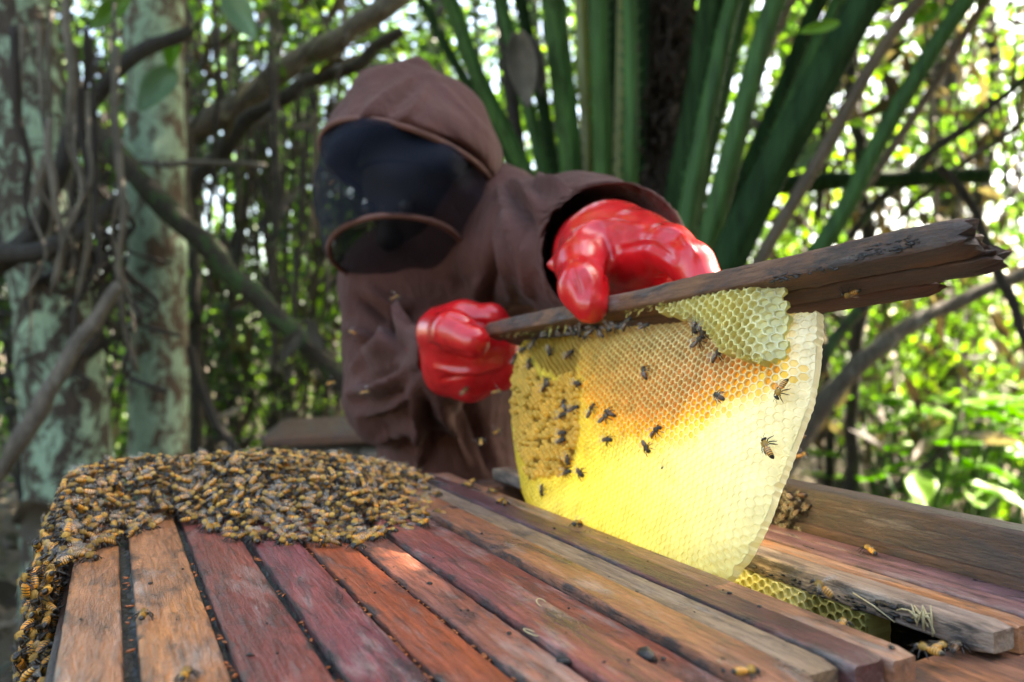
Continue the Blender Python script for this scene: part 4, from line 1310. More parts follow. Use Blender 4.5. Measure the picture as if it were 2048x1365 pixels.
        mc = MB(); mc.add(Vc.reshape(-1, 3), (np.array([(18, 12 + i, 12 + (i + 1) % 6) for i in range(6)])[None] + b19[:, None, None]).reshape(-1, 3),
                          (np.array(qq)[None] + b19[:, None, None]).reshape(-1, 4))
        cc_ = np.ones((len(s), 19, 4)); cc_[..., :3] = info['floor'][s][:, None, :]
        me = mc.mesh('brood_caps', True)
        at = me.color_attributes.new('col', 'FLOAT_COLOR', 'POINT')
        at.data.foreach_set('color', cc_.astype(np.float32).ravel())
        out['cap'] = me
    return out

held = empty('held_comb_bar', NEAR)
held.matrix_world = HELD
tag(held, 'lifted wooden bar with a large yellow honeycomb hanging from it, held in red gloves', 'honeycomb')
slats = [(0.0000, 0.0185, 0.011, 0.495, 0.0135, lin(140, 104, 78), 'bar_dark'),
         (0.0192, 0.0170, 0.012, 0.485, 0.0115, lin(104, 78, 62), 'bar_dark'),
         (0.0368, 0.0150, 0.050, 0.480, 0.0100, lin(96, 62, 54), 'board')]
for i, (x, w, ya, yb, th, c_, mt) in enumerate(slats):
    o = plank('slat', (w, yb - ya, th), c_, M[mt], (x + w / 2, (ya + yb) / 2, th / 2 + (0.0004 * i)), None, held, 0.0030, 60 + i, 1, 0.0018, None, 0.0, 0.009)
    if i == 0:
        mb = MB()        # crumbly propolis line on the front face, towards the free end
        for k in range(120):
            y = random.uniform(0.03, 0.12); r = random.uniform(0.0003, 0.0011)
            c0 = np.array((-w / 2 - 0.0002, y - (ya + yb) / 2, -0.004 + (y - 0.07) * -0.08 + random.gauss(0, 0.0016)))
            bm = bmesh.new(); bmesh.ops.create_icosphere(bm, subdivisions=1, radius=r)
            mb.add(np.array([tuple(v.co) for v in bm.verts]) * np.array((0.8, 2.4, 0.8)) * (1 + 0.3 * rng.normal(size=(len(bm.verts), 1))) + c0, [tuple(v.index for v in f.verts) for f in bm.faces]); bm.free()
        obj('propolis_crust', mb.mesh('propolis_crust'), M['propolis'], o)

XF = 0.0255 - 0.0115
outline_px = [(1613, 612), (1613, 650), (1606, 730), (1592, 800), (1562, 880), (1532, 960), (1502, 1040), (1472, 1100), (1437, 1147),
              (1390, 1190), (1300, 1200), (1180, 1150), (1090, 1080), (1045, 1030), (1026, 980), (1016, 920), (1010, 850), (1012, 770), (1024, 700), (1036, 655)]
poly = [ray_local(x, y, XF) for x, y in outline_px]
poly = [(y, min(z, -0.0005)) for y, z in poly]
def pip(px, py, pts):
    return inside(pts, px, py)
HONEY = [(1165, 700), (1185, 640), (1300, 600), (1420, 590), (1540, 640), (1560, 700), (1560, 745), (1500, 790), (1440, 825), (1370, 868), (1290, 878), (1215, 850), (1165, 800)]
BROOD = [(1024, 720), (1046, 690), (1075, 745), (1105, 765), (1140, 745), (1168, 760), (1160, 850), (1152, 905), (1130, 950), (1060, 955), (1035, 900), (1022, 800)]
EMPT = [(1024, 640), (1190, 640), (1170, 700), (1160, 745), (1120, 752), (1080, 735), (1040, 690)]
def cell_main(px, py, y, z):
    n = len(px)
    kind = np.zeros(n, int); depth = np.zeros(n); dome = np.zeros(n)
    r = rng.uniform(0, 1, n)
    # wax colour: deep yellow at the left and bottom, pale new wax to the right
    t = sstep(px + 0.35 * (900 - py), 1120, 1560)
    yel = np.array((0.92, 0.82, 0.18)); pale = np.array((0.96, 0.94, 0.66)); white = np.array((0.97, 0.95, 0.76))
    wall = yel * (1 - t[:, None]) + pale * t[:, None]
    t2 = sstep(px - 0.3 * (py - 700), 1500, 1590)
    wall = wall * (1 - t2[:, None]) + white * t2[:, None]
    floor = wall.copy() * 0.96
    depth[:] = 0.0016 + 0.0012 * r
    low = sstep(py, 820, 960)
    depth = depth * (1 - 0.78 * sstep(py + (px - 1300) * 0.5, 800, 930))
    right = px > 1545
    depth[right] = 0.0007
    # transition ring of shallow bright honey round the honey patch
    hd = np.where(inside(HONEY, px, py), edge_dist(HONEY, px, py), -edge_dist(HONEY, px, py))
    hd = hd + rng.normal(0, 6, n)
    hon = hd > 0
    br_ = inside(BROOD, px, py)
    kind[hon] = 1
    h = sstep(hd, 0, 75)
    up = sstep(820 - py, 0, 180)
    f0 = np.array((0.86, 0.46, 0.020)); f1 = np.array((0.70, 0.24, 0.008)); f2 = np.array((0.44, 0.155, 0.010))
    fl = f0 * (1 - h[:, None]) + f1 * h[:, None]
    fl = fl * (1 - up[:, None]) + f2 * up[:, None]
    fl = fl * (0.85 + 0.3 * r[:, None])
    floor[hon] = fl[hon]
    depth[hon] = (0.0016 + 0.0018 * h + 0.0012 * up)[hon]
    wall[br_] *= np.array((0.50, 0.36, 0.35))
    wall[hon] = wall[hon] * 0.6 + np.array((0.80, 0.62, 0.20)) * 0.4
    ring = (hd > -45) & ~hon
    k = sstep(-hd, 0, 45)[:, None]
    floor[ring] = (np.array((0.82, 0.58, 0.08)) * (1 - k) + floor * k)[ring]
    br = inside(BROOD, px, py)
    cap = br & (r < 0.80)
    opn = br & ~cap
    kind[cap] = 2; dome[cap] = 0.0030 + 0.0010 * rng.uniform(0, 1, cap.sum())
    floor[cap] = np.array((0.84, 0.56, 0.11)) * (0.88 + 0.2 * rng.uniform(0, 1, (cap.sum(), 1)))
    depth[opn] = 0.009; floor[opn] = (0.16, 0.08, 0.014)
    em = inside(EMPT, px, py) & ~br
    depth[em] = 0.0032; floor[em] = (0.30, 0.165, 0.022); wall[em] *= np.array((0.72, 0.58, 0.5))
    return dict(depth=depth, dome=dome, wall=wall, floor=floor, kind=kind, back=np.tile(np.array((0.92, 0.84, 0.36)), (n, 1)) * (1 - t[:, None]) + np.array((0.95, 0.94, 0.78)) * t[:, None])
def bulge_main(y, z):
    W = np.stack([np.full_like(y, XF), y, z, np.ones_like(y)], 1) @ hm.T
    px, py = project(W[:, :3])
    return 0.0055 * sstep(px, 1120, 1175) * (1 - sstep(py, 760, 980)) * (1 - sstep(px, 1460, 1600)) + 0.0016 * np.sin(y * 25) * np.sin(z * 30 + 1)
cm = comb_build(poly, 0.0255, 0.0115, 0.0048, HELD, cell_main, bulge_main)
comb = obj('comb', cm['wax'], M['wax'], held)
obj('honey_fill', cm['fill'], M['honey'], comb)
obj('brood_caps', cm['cap'], M['wax'], comb)
for o_ in comb.children: o_['kind'] = 'stuff'
comb['kind'] = 'stuff'

# burr comb under the front slat
XB = 0.0045
burr_px = [(1318, 606), (1360, 585), (1420, 566), (1500, 556), (1545, 556), (1548, 600), (1552, 650), (1553, 700), (1535, 714), (1500, 718), (1470, 706), (1446, 690), (1428, 668), (1400, 640), (1360, 622)]
bpoly = [ray_local(x, y, XB) for x, y in burr_px]
bpoly = [(y, min(z, 0.0005)) for y, z in bpoly]
def cell_burr(px, py, y, z):
    n = len(px); r = rng.uniform(0, 1, n)
    low = sstep(py + (1450 - px) * 0.5, 640, 720)
    wall = np.tile(np.array((0.93, 0.88, 0.44)), (n, 1))
    pal = sstep(px, 1470, 1550)[:, None]
    wall = wall * (1 - pal) + np.array((0.93, 0.92, 0.66)) * pal
    floor = np.array((0.84, 0.70, 0.18)) * (1 - low[:, None]) + np.array((0.74, 0.42, 0.04)) * low[:, None]
    floor = floor * (1 - pal) + np.array((0.90, 0.87, 0.50)) * pal
    depth = 0.0045 + 0.001 * r
    depth = depth * (1 - 0.8 * pal[:, 0])
    return dict(depth=depth, dome=np.zeros(n), wall=wall, floor=floor, kind=np.zeros(n, int), rim=0.0008 * r * (1 + 2.0 * low), back=np.tile(np.array((0.80, 0.76, 0.30)), (n, 1)))
def bulge_burr(y, z):
    W = np.stack([np.full_like(y, XB), y, z, np.ones_like(y)], 1) @ hm.T
    px, py = project(W[:, :3])
    return 0.004 * np.sin(np.clip((px - 1320) / 235, 0, 1) * math.pi) - 0.006 * sstep(px, 1500, 1556)
bm_ = comb_build(bpoly, XB + 0.005, 0.005, 0.0056, HELD, cell_burr, bulge_burr, 0.002, 0.008, 0.10, 0.12, 0.84, False)
bo = obj('burr_comb', bm_['wax'], M['wax'], held); bo['kind'] = 'stuff'
# torn wax shreds along the lower rim of the burr comb and under the bar
mb = MB(); cols_ = []
def shred(px, py, x, ln, wd):
    y, z = ray_local(px, py, x)
    d = Vector((random.uniform(-1, 0.3), random.uniform(-0.6, 0.6), -1)).normalized()
    s = Vector((0.3, 1, 0)).normalized() * wd
    p0 = Vector((x, y, z)); p1 = p0 + d * ln * 0.6 + Vector((random.uniform(-1, 1), random.uniform(-1, 1), 0)) * 0.001; p2 = p0 + d * ln + Vector((-0.001, random.uniform(-1, 1) * 0.002, 0.0008))
    mb.add([p0 - s, p0 + s, p1 + s * 0.7, p1 - s * 0.7, p2 + s * 0.3, p2 - s * 0.3], None, [(0, 1, 2, 3), (3, 2, 4, 5)])
    c_ = np.array((0.84, 0.78, 0.30, 1)); c_[:3] *= random.uniform(0.85, 1.05)
    for _ in range(6): cols_.append(c_)
for k in range(70):
    t = random.random(); q = spline([(1322, 606), (1360, 622), (1400, 640), (1428, 668), (1446, 690), (1470, 706), (1500, 718), (1535, 714)], 40)[int(t * 39)]
    shred(q[0] + random.uniform(-5, 5), q[1] + random.uniform(-6, 3), XB - random.uniform(0, 0.003), random.uniform(0.0015, 0.0045), random.uniform(0.0006, 0.0016))
for k in range(46):
    px = random.choice([random.uniform(990, 1080), random.uniform(1092, 1136), random.uniform(1250, 1330)])
    by_ = {True: 668}.get(px < 1085, 655 if px < 1140 else 622) - (px - 1250) * (0.2 if px > 1240 else 0)
    shred(px, by_ + random.uniform(-8, 4), 0.004 + random.uniform(0, 0.004), random.uniform(0.003, 0.007) * (1.8 if 1090 < px < 1137 else 1), random.uniform(0.0012, 0.003))
me = mb.mesh('wax_shreds'); at = me.color_attributes.new('col', 'FLOAT_COLOR', 'POINT')
at.data.foreach_set('color', np.array(cols_, np.float32).ravel())
so_ = obj('wax_shreds', me, M['wax'], held); so_['kind'] = 'stuff'

# comb still hanging in the hive under the grey brown bar
ID4 = Matrix.Identity(4)
XH = 2.774 * H - 0.011
def yl(px, z):
    # v on plane u = XH where the pixel column px is seen
    k = (px - 1024) / F
    return (XH * CY - k * XH * SY) / (SY + k * CY)
yn, yf = yl(1728, 0), yl(1150, 0)
hp = [(yn, -0.0118), (yf, -0.0118), (yf, -0.12), (yn + 0.05, -0.15), (yn + 0.012, -0.11), (yn, -0.06)]
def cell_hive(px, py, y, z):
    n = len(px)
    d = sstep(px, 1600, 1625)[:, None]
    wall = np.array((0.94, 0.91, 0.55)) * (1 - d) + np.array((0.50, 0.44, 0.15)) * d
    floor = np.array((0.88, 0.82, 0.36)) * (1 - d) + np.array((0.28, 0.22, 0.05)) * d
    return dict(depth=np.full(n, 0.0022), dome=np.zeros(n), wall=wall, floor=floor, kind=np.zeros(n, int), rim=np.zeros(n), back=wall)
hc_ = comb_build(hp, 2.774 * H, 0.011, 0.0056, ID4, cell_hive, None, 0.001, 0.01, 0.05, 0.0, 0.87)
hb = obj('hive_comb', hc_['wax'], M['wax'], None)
hb.matrix_world = ID4
hb.parent = top_bars[12]; hb.matrix_parent_inverse = Matrix.Translation(-Vector(top_bars[12].location))
hb['kind'] = 'stuff'
#==SECTION PERSON
# ------------------------------------------------------------------ beekeeper
def sd_cone(p, a, b, ra, rb):
    """round cone (tapered capsule), p (...,3)"""
    a, b = np.array(a, float), np.array(b, float)
    ab = b - a
    t = np.clip(((p - a) @ ab) / (ab @ ab + 1e-12), 0, 1)
    q = p - (a + t[..., None] * ab)
    return np.sqrt((q * q).sum(-1)) - (ra + (rb - ra) * t)

def sd_ell(p, c, r, R=None):
    q = p - np.array(c, float)
    if R is not None: q = q @ R
    r = np.array(r, float)
    k0 = np.sqrt(((q / r) ** 2).sum(-1)); k1 = np.sqrt(((q / r ** 2) ** 2).sum(-1)) + 1e-9
    return k0 * (k0 - 1) / k1

def smin(a, b, k):
    h = np.clip(0.5 + 0.5 * (b - a) / k, 0, 1)
    return b + (a - b) * h - k * h * (1 - h)

def surface_nets(fn, lo, hi, vox):
    lo = np.array(lo); hi = np.array(hi)
    n = np.ceil((hi - lo) / vox).astype(int) + 1
    ax = [lo[i] + vox * np.arange(n[i]) for i in range(3)]
    G = np.stack(np.meshgrid(*ax, indexing='ij'), -1).astype(np.float32)
    Fv = fn(G)
    S = Fv < 0
    c = np.zeros(tuple(n - 1), np.int8)
    corners = [(i, j, k) for i in (0, 1) for j in (0, 1) for k in (0, 1)]
    sl = lambda o: tuple(slice(o[d], n[d] - 1 + o[d]) for d in range(3))
    for o in corners: c += S[sl(o)]
    act = (c > 0) & (c < 8)
    I = np.argwhere(act)
    idx = -np.ones(tuple(n - 1), int); idx[act] = np.arange(len(I))
    acc = np.zeros((len(I), 3)); cnt = np.zeros(len(I))
    for a in corners:
        for d in range(3):
            if a[d] == 0:
                b = list(a); b[d] = 1
                fa = Fv[tuple((I + a).T)]; fb = Fv[tuple((I + b).T)]
                m = (fa < 0) != (fb < 0)
                t = np.where(m, fa / (fa - fb + 1e-12), 0)
                p = np.tile(np.array(a, float), (len(I), 1)); p[:, d] = t
                acc[m] += p[m]; cnt[m] += 1
    V = lo + vox * (I + acc / cnt[:, None])
    quads = []
    for d in range(3):
        e1, e2 = [(1, 2), (2, 0), (0, 1)][d]
        s0 = [slice(0, None)] * 3; s1 = [slice(0, None)] * 3
        s0[d] = slice(0, n[d] - 1); s1[d] = slice(1, n[d])
        m = S[tuple(s0)] != S[tuple(s1)]
        E = np.argwhere(m)
        E = E[(E[:, e1] > 0) & (E[:, e2] > 0) & (E[:, e1] < n[e1] - 1) & (E[:, e2] < n[e2] - 1)]
        flip = S[tuple(s0)][tuple(E.T)]
        u1 = np.zeros(3, int); u1[e1] = 1; u2 = np.zeros(3, int); u2[e2] = 1
        q = np.stack([idx[tuple((E - u1 - u2).T)], idx[tuple((E - u2).T)], idx[tuple(E.T)], idx[tuple((E - u1).T)]], 1)
        q[~flip] = q[~flip][:, ::-1]
        quads.append(q)
    return V, np.concatenate(quads)

def laplace(V, Q, it=2, lam=0.5):
    E = np.concatenate([Q[:, [0, 1]], Q[:, [1, 2]], Q[:, [2, 3]], Q[:, [3, 0]]])
    for _ in range(it):
        acc = np.zeros_like(V); cnt = np.zeros(len(V))
        np.add.at(acc, E[:, 0], V[E[:, 1]]); np.add.at(acc, E[:, 1], V[E[:, 0]])
        np.add.at(cnt, E[:, 0], 1); np.add.at(cnt, E[:, 1], 1)
        V = V + lam * (acc / np.maximum(cnt, 1)[:, None] - V)
    return V

def vnormals(V, Q):
    n = np.cross(V[Q[:, 2]] - V[Q[:, 0]], V[Q[:, 3]] - V[Q[:, 1]])
    N_ = np.zeros_like(V)
    for k in range(4): np.add.at(N_, Q[:, k], n)
    return N_ / (np.linalg.norm(N_, axis=1)[:, None] + 1e-12)

def chain(p, pts, k, first=None, fat=1.0):
    """smooth union of round cones along (px, py, Z, r)"""
    d = first
    for a, b in zip(pts[:-1], pts[1:]):
        e = sd_cone(p, P(*a[:3]), P(*b[:3]), a[3] * fat, b[3] * fat)
        d = e if d is None else smin(d, e, k)
    return d

def fold_disp(V, N_, folds):
    """creases and ridges of the cloth: pixel polylines, half width px, height m"""
    px, py = project(V)
    cam_p = np.array((0, 0, H))
    facing = ((cam_p - V) * N_).sum(1) > -0.02
    out = np.zeros(len(V))
    for pts, w, amp in folds:
        pl = spline([(float(a), float(b)) for a, b in pts], 24)
        d = np.full(len(V), 1e9); tt = np.zeros(len(V))
        for i in range(23):
            a, b = pl[i], pl[i + 1]; ab = b - a
            t = np.clip(((px - a[0]) * ab[0] + (py - a[1]) * ab[1]) / (ab @ ab + 1e-9), 0, 1)
            dd = np.hypot(px - a[0] - t * ab[0], py - a[1] - t * ab[1])
            m = dd < d; d[m] = dd[m]; tt[m] = (i + t[m]) / 23
        out += np.where(facing, amp * np.exp(-(d / w) ** 2) * np.sin(np.clip(tt * 0.9 + 0.05, 0, 1) * math.pi) ** 0.5, 0)
    return V + N_ * out[:, None]

pz = P(900, 1050, 1.25)
person = empty('person', (pz.x, pz.y, GROUND))
tag(person, 'beekeeper in a brown hooded suit and black veil bending over the hive with red gloves', 'person')
poff = np.array(person.location)

# torso, arms and legs of the suit in one surface
TORSO = [(895, 500, 1.10, 0.085), (905, 640, 1.12, 0.110), (915, 820, 1.17, 0.115), (920, 1050, 1.25, 0.14)]
ARM_R = [(800, 600, 1.08, 0.066), (786, 700, 1.06, 0.060), (788, 800, 1.02, 0.058), (845, 765, 0.92, 0.052), (908, 705, 0.83, 0.048)]
ARM_L = [(985, 478, 1.06, 0.076), (1075, 486, 0.95, 0.074), (1165, 500, 0.84, 0.078), (1232, 512, 0.735, 0.072)]
def leg_pts(sx):
    hip = P(900 + sx * 70, 1060, 1.25); 
    knee = hip + (C(sx * 0.05, -0.02, 0)) + Vector((0, 0, -0.18)); knee = Vector((knee.x, knee.y, GROUND + 0.46)) + C(0, -0.10, 0)
    ank = Vector((hip.x, hip.y, GROUND + 0.08)) + C(sx * 0.03, 0.05, 0)
    toe = ank + C(0, -0.20, 0) + Vector((0, 0, -0.035))
    return hip, knee, ank, toe
def suit_sdf(p):
    d = chain(p, TORSO, 0.05)
    d = smin(d, chain(p, ARM_R, 0.03), 0.022)
    d = smin(d, sd_cone(p, P(985, 485, 1.06), P(800, 570, 1.10), 0.078, 0.082), 0.06)
    d = smin(d, chain(p, ARM_L, 0.03), 0.045)
    d = smin(d, sd_cone(p, P(985, 450, 1.06), P(1010, 660, 1.12), 0.075, 0.075), 0.05)
    # collar roll below the veil
    d = smin(d, sd_cone(p, P(975, 420, 1.02), P(990, 520, 0.98), 0.045, 0.05), 0.04)
    # skirt of the smock falling in front
    d = smin(d, sd_cone(p, P(880, 760, 1.05), P(925, 1000, 1.10), 0.06, 0.09), 0.05)
    # legs
    for sx in (-1, 1):
        hip, knee, ank, toe = leg_pts(sx)
        d = smin(d, sd_cone(p, hip, knee, 0.105, 0.075), 0.04)
        d = smin(d, sd_cone(p, knee, ank, 0.075, 0.055), 0.03)
        d = smin(d, sd_cone(p, ank, toe, 0.05, 0.042), 0.03)
    # hollow cuffs
    d = np.maximum(d, -sd_cone(p, P(1250, 516, 0.68), P(1170, 492, 0.84), 0.068, 0.060))
    d = np.maximum(d, -sd_cone(p, P(925, 692, 0.79), P(885, 725, 0.85), 0.040, 0.034))
    # trim the cuffs square
    return d
lo = np.array((-0.30, 0.55, GROUND - 0.03)); hi = np.array((1.0, 1.5, 0.52))
def suit_cut(p):
    d = suit_sdf(p)
    for (c, q, rr) in (((1240, 514, 0.715), (1165, 490, 0.84), 0.13), ((905, 705, 0.815), (830, 775, 0.92), 0.10)):
        a = np.array(P(*c)); t = a - np.array(P(*q)); t /= np.linalg.norm(t)
        h = (p - a) @ t
        near = np.linalg.norm(p - a, axis=-1) - rr
        d = np.maximum(d, -np.maximum(near, -h))
    return d
V, Q = surface_nets(suit_cut, lo, hi, 0.0064)
V = laplace(V, Q, 2)
N_ = vnormals(V, Q)
folds = [
    # right arm (left in the picture): drag folds into the elbow
    ([(705, 660), (770, 690), (820, 650)], 16, 0.012), ([(712, 740), (790, 700), (850, 640)], 13, 0.012), ([(705, 790), (790, 760), (840, 700)], 14, 0.013),
    ([(720, 830), (800, 800), (850, 750)], 13, 0.010), ([(800, 620), (830, 690), (835, 800), (840, 930)], 12, 0.012), ([(790, 640), (815, 720)], 12, -0.010),
    ([(740, 690), (810, 665)], 10, -0.009), ([(730, 765), (810, 735)], 10, -0.010), ([(745, 815), (820, 780)], 10, -0.009),
    ([(760, 880), (820, 850), (870, 860)], 12, 0.008), ([(870, 780), (900, 860), (930, 930)], 14, 0.011), ([(850, 800), (870, 900)], 11, -0.011),
    ([(930, 800), (960, 880), (980, 940)], 12, -0.010), ([(800, 900), (850, 880)], 10, -0.007),
    # left arm
    ([(1000, 380), (1030, 430), (1050, 500), (1060, 590)], 12, 0.012), ([(1020, 370), (1070, 400), (1090, 460)], 11, 0.009), ([(1080, 365), (1130, 385), (1100, 450), (1080, 520)], 11, 0.010),
    ([(1035, 400), (1062, 450), (1078, 560)], 9, -0.010), ([(1000, 440), (1010, 520), (1020, 600)], 12, 0.008), ([(1150, 372), (1120, 430), (1098, 510)], 9, -0.007),
    ([(985, 470), (975, 560), (980, 620)], 12, -0.009), ([(950, 560), (960, 620)], 14, 0.007), ([(1150, 390), (1260, 385), (1340, 430)], 9, 0.006),
    ([(900, 560), (920, 600)], 14, -0.006), ([(740, 580), (790, 610), (830, 610)], 13, 0.009), ([(720, 600), (770, 640)], 9, -0.009),
]
cuff = np.minimum(np.linalg.norm(V - np.array(P(1235, 512, 0.73)), axis=1), np.linalg.norm(V - np.array(P(908, 705, 0.82)), axis=1) + 0.03)
V2 = fold_disp(V, N_, [(a, b * 0.62, c * 2.0) for a, b, c in folds])
V = V + (V2 - V) * sstep(cuff, 0.07, 0.12)[:, None]
amp = np.array([0.011 * (1 - abs(nz((v[0] * 7, v[1] * 7, v[2] * 16)))) * nz((v[0] * 9 + 3, v[1] * 9, v[2] * 5)) + 0.004 * nz((v[0] * 26, v[1] * 26, v[2] * 12)) for v in V])
cuff = np.minimum(np.linalg.norm(V - np.array(P(1235, 512, 0.73)), axis=1), np.linalg.norm(V - np.array(P(908, 705, 0.82)), axis=1) + 0.03)
V = V + N_ * (amp * sstep(cuff, 0.07, 0.15))[:, None]
obj('suit', mesh_np('suit', V - poff, None, Q), M['cloth'], person)

# gloves
def glove(name, fn, ctr, half, wr=0.0022, vox=0.0023, seed=0, creases=()):
    c = np.array(ctr)
    V, Q = surface_nets(fn, c - half, c + half, vox)
    V = laplace(V, Q, 9)
    N_ = vnormals(V, Q)
    V = fold_disp(V, N_, [(q, w_ * 0.8, a_ * 1.5) for q, w_, a_ in creases])
    a = np.array([wr * nz((v[0] * 42 + seed, v[1] * 42, v[2] * 30)) + wr * 0.5 * nz((v[0] * 95, v[1] * 95 + seed, v[2] * 80)) for v in V])
    V = V + N_ * a[:, None]
    V = laplace(V, Q, 1, 0.4)
    return obj(name, mesh_np(name, V - poff, None, Q), M['glove'], person)
def left_sdf(p):
    palm = chain(p, [(1185, 505, 0.80, 0.044), (1200, 508, 0.735, 0.041), (1222, 500, 0.675, 0.040), (1272, 496, 0.635, 0.032)], 0.02)
    palm = smin(palm, sd_cone(p, P(1300, 500, 0.605), P(1230, 520, 0.66), 0.024, 0.028), 0.02)
    d = palm
    fingers = [
        [(1285, 492, 0.615, 0.023), (1338, 496, 0.572, 0.0185), (1384, 530, 0.545, 0.0165), (1408, 575, 0.535, 0.0145), (1400, 625, 0.54, 0.012)],
        [(1290, 510, 0.64, 0.020), (1328, 530, 0.615, 0.0155), (1352, 572, 0.60, 0.0135), (1350, 625, 0.60, 0.012)],
        [(1262, 520, 0.665, 0.019), (1290, 545, 0.645, 0.0145), (1305, 590, 0.635, 0.013), (1300, 640, 0.63, 0.011)],
        [(1230, 530, 0.69, 0.017), (1250, 560, 0.675, 0.013), (1258, 600, 0.665, 0.0115), (1255, 640, 0.66, 0.010)],
    ]
    for f in fingers: d = smin(d, chain(p, f, 0.008, None, 0.95), 0.012)
    th = chain(p, [(1180, 495, 0.655, 0.026), (1163, 530, 0.612, 0.0205), (1166, 575, 0.578, 0.0180), (1180, 612, 0.5665, 0.0145)], 0.010)
    d = smin(d, th, 0.016)
    d = smin(d, sd_cone(p, P(1140, 528, 0.64), P(1102, 530, 0.645), 0.017, 0.005), 0.012)
    return d
glove('glove', left_sdf, P(1245, 520, 0.665), np.array((0.17, 0.17, 0.12)), 0.0, 0.0022, 1,
      [([(1210, 470), (1222, 510), (1215, 560)], 7, -0.003), ([(1150, 470), (1200, 450), (1280, 455)], 9, 0.003), ([(1165, 530), (1185, 570), (1180, 620)], 8, 0.0010),
       ([(1145, 540), (1160, 590)], 5, -0.0025), ([(1320, 455), (1360, 470), (1390, 510)], 6, 0.0025), ([(1240, 500), (1300, 490), (1350, 520)], 6, -0.002)])
def right_sdf(p):
    d = chain(p, [(845, 735, 0.91, 0.034), (885, 700, 0.845, 0.034), (915, 685, 0.805, 0.034), (960, 690, 0.80, 0.026)], 0.02)
    d = smin(d, chain(p, [(885, 655, 0.82, 0.024), (930, 634, 0.80, 0.0165), (985, 636, 0.785, 0.0135), (1012, 668, 0.79, 0.0125), (1000, 705, 0.80, 0.012)], 0.010), 0.012)   # forefinger over the bar end
    for (dy, dz) in ((0, 0.0), (28, 0.008), (52, 0.018)):
        d = smin(d, chain(p, [(895, 712 + dy * 0.8, 0.80 + dz, 0.023), (945, 716 + dy, 0.785 + dz, 0.0175), (1000, 705 + dy * 0.9, 0.79 + dz, 0.0155), (1018, 690 + dy * 0.9, 0.81 + dz, 0.013)], 0.010), 0.013)
    d = smin(d, sd_cone(p, P(910, 740, 0.81), P(936, 774, 0.815), 0.022, 0.010), 0.02)
    d = smin(d, chain(p, [(872, 662, 0.790, 0.0215), (908, 664, 0.750, 0.0205), (948, 684, 0.728, 0.0165)], 0.010), 0.011)   # thumb on the near face
    return d
glove('glove', right_sdf, P(935, 700, 0.81), np.array((0.11, 0.13, 0.10)), 0.0, 0.0022, 5,
      [([(862, 690), (900, 705), (950, 712)], 6, -0.003), ([(870, 735), (930, 745), (1000, 735)], 7, 0.003), ([(880, 760), (940, 750)], 5, -0.0025), ([(900, 630), (930, 640), (985, 650)], 5, -0.0015)])

# head inside the veil
HC = np.array(P(842, 395, 1.06))
fwd = C(-0.45, -0.80, -0.45).normalized(); upv = Vector((0, 0, 1)); upv = (upv - fwd * upv.dot(fwd)).normalized(); rgt = fwd.cross(upv)
RH = np.array((tuple(rgt), tuple(fwd), tuple(upv))).T
def hp_(x, y, z): return HC + np.array(rgt) * x + np.array(fwd) * y + np.array(upv) * z
def head_sdf(p):
    d = sd_ell(p, hp_(0, -0.012, 0.03), (0.074, 0.092, 0.082), RH)
    d = smin(d, sd_ell(p, hp_(0, 0.022, -0.035), (0.056, 0.062, 0.075), RH), 0.03)
    d = smin(d, sd_cone(p, hp_(0, 0.082, 0.0), hp_(0, 0.098, -0.03), 0.008, 0.015), 0.010)      # nose
    d = smin(d, sd_ell(p, hp_(0, 0.078, -0.062), (0.022, 0.010, 0.009), RH), 0.006)              # mouth
    d = smin(d, sd_cone(p, hp_(0, 0.06, -0.10), hp_(0, 0.055, -0.10), 0.018, 0.018), 0.02)       # chin
    for s in (-1, 1):
        d = smin(d, sd_ell(p, hp_(s * 0.076, -0.005, -0.012), (0.008, 0.018, 0.030), RH), 0.008)
        d = np.maximum(d, -sd_ell(p, hp_(s * 0.031, 0.092, 0.008), (0.017, 0.014, 0.011), RH))
    d = smin(d, sd_cone(p, hp_(0, -0.02, -0.06), np.array(P(880, 520, 1.12)), 0.052, 0.058), 0.02)
    return d
V, Q = surface_nets(head_sdf, HC - 0.20, HC + 0.17, 0.004)
V = laplace(V, Q, 2)
head = obj('head', mesh_np('head', V - poff, None, Q), M['skin'], person)
for s in (-1, 1):
    bm = bmesh.new(); bmesh.ops.create_uvsphere(bm, u_segments=12, v_segments=8, radius=0.0115)
    me = bpy.data.meshes.new('eye'); bm.to_mesh(me); bm.free()
    e = obj('eye', me, M['eye'], head); e.location = Vector(hp_(s * 0.031, 0.078, 0.008) - poff)
def cap_sdf(p):
    d = sd_ell(p, hp_(0, -0.014, 0.034), (0.079, 0.098, 0.088), RH)
    pl = (p - hp_(0, 0.03, 0.035)) @ (np.array(upv) * 0.8 - np.array(fwd) * 0.6)
    return np.maximum(d, -pl)
V, Q = surface_nets(cap_sdf, HC - 0.17, HC + 0.17, 0.006)
obj('hair', mesh_np('hair', laplace(V, Q, 1) - poff, None, Q), M['hair'], head)

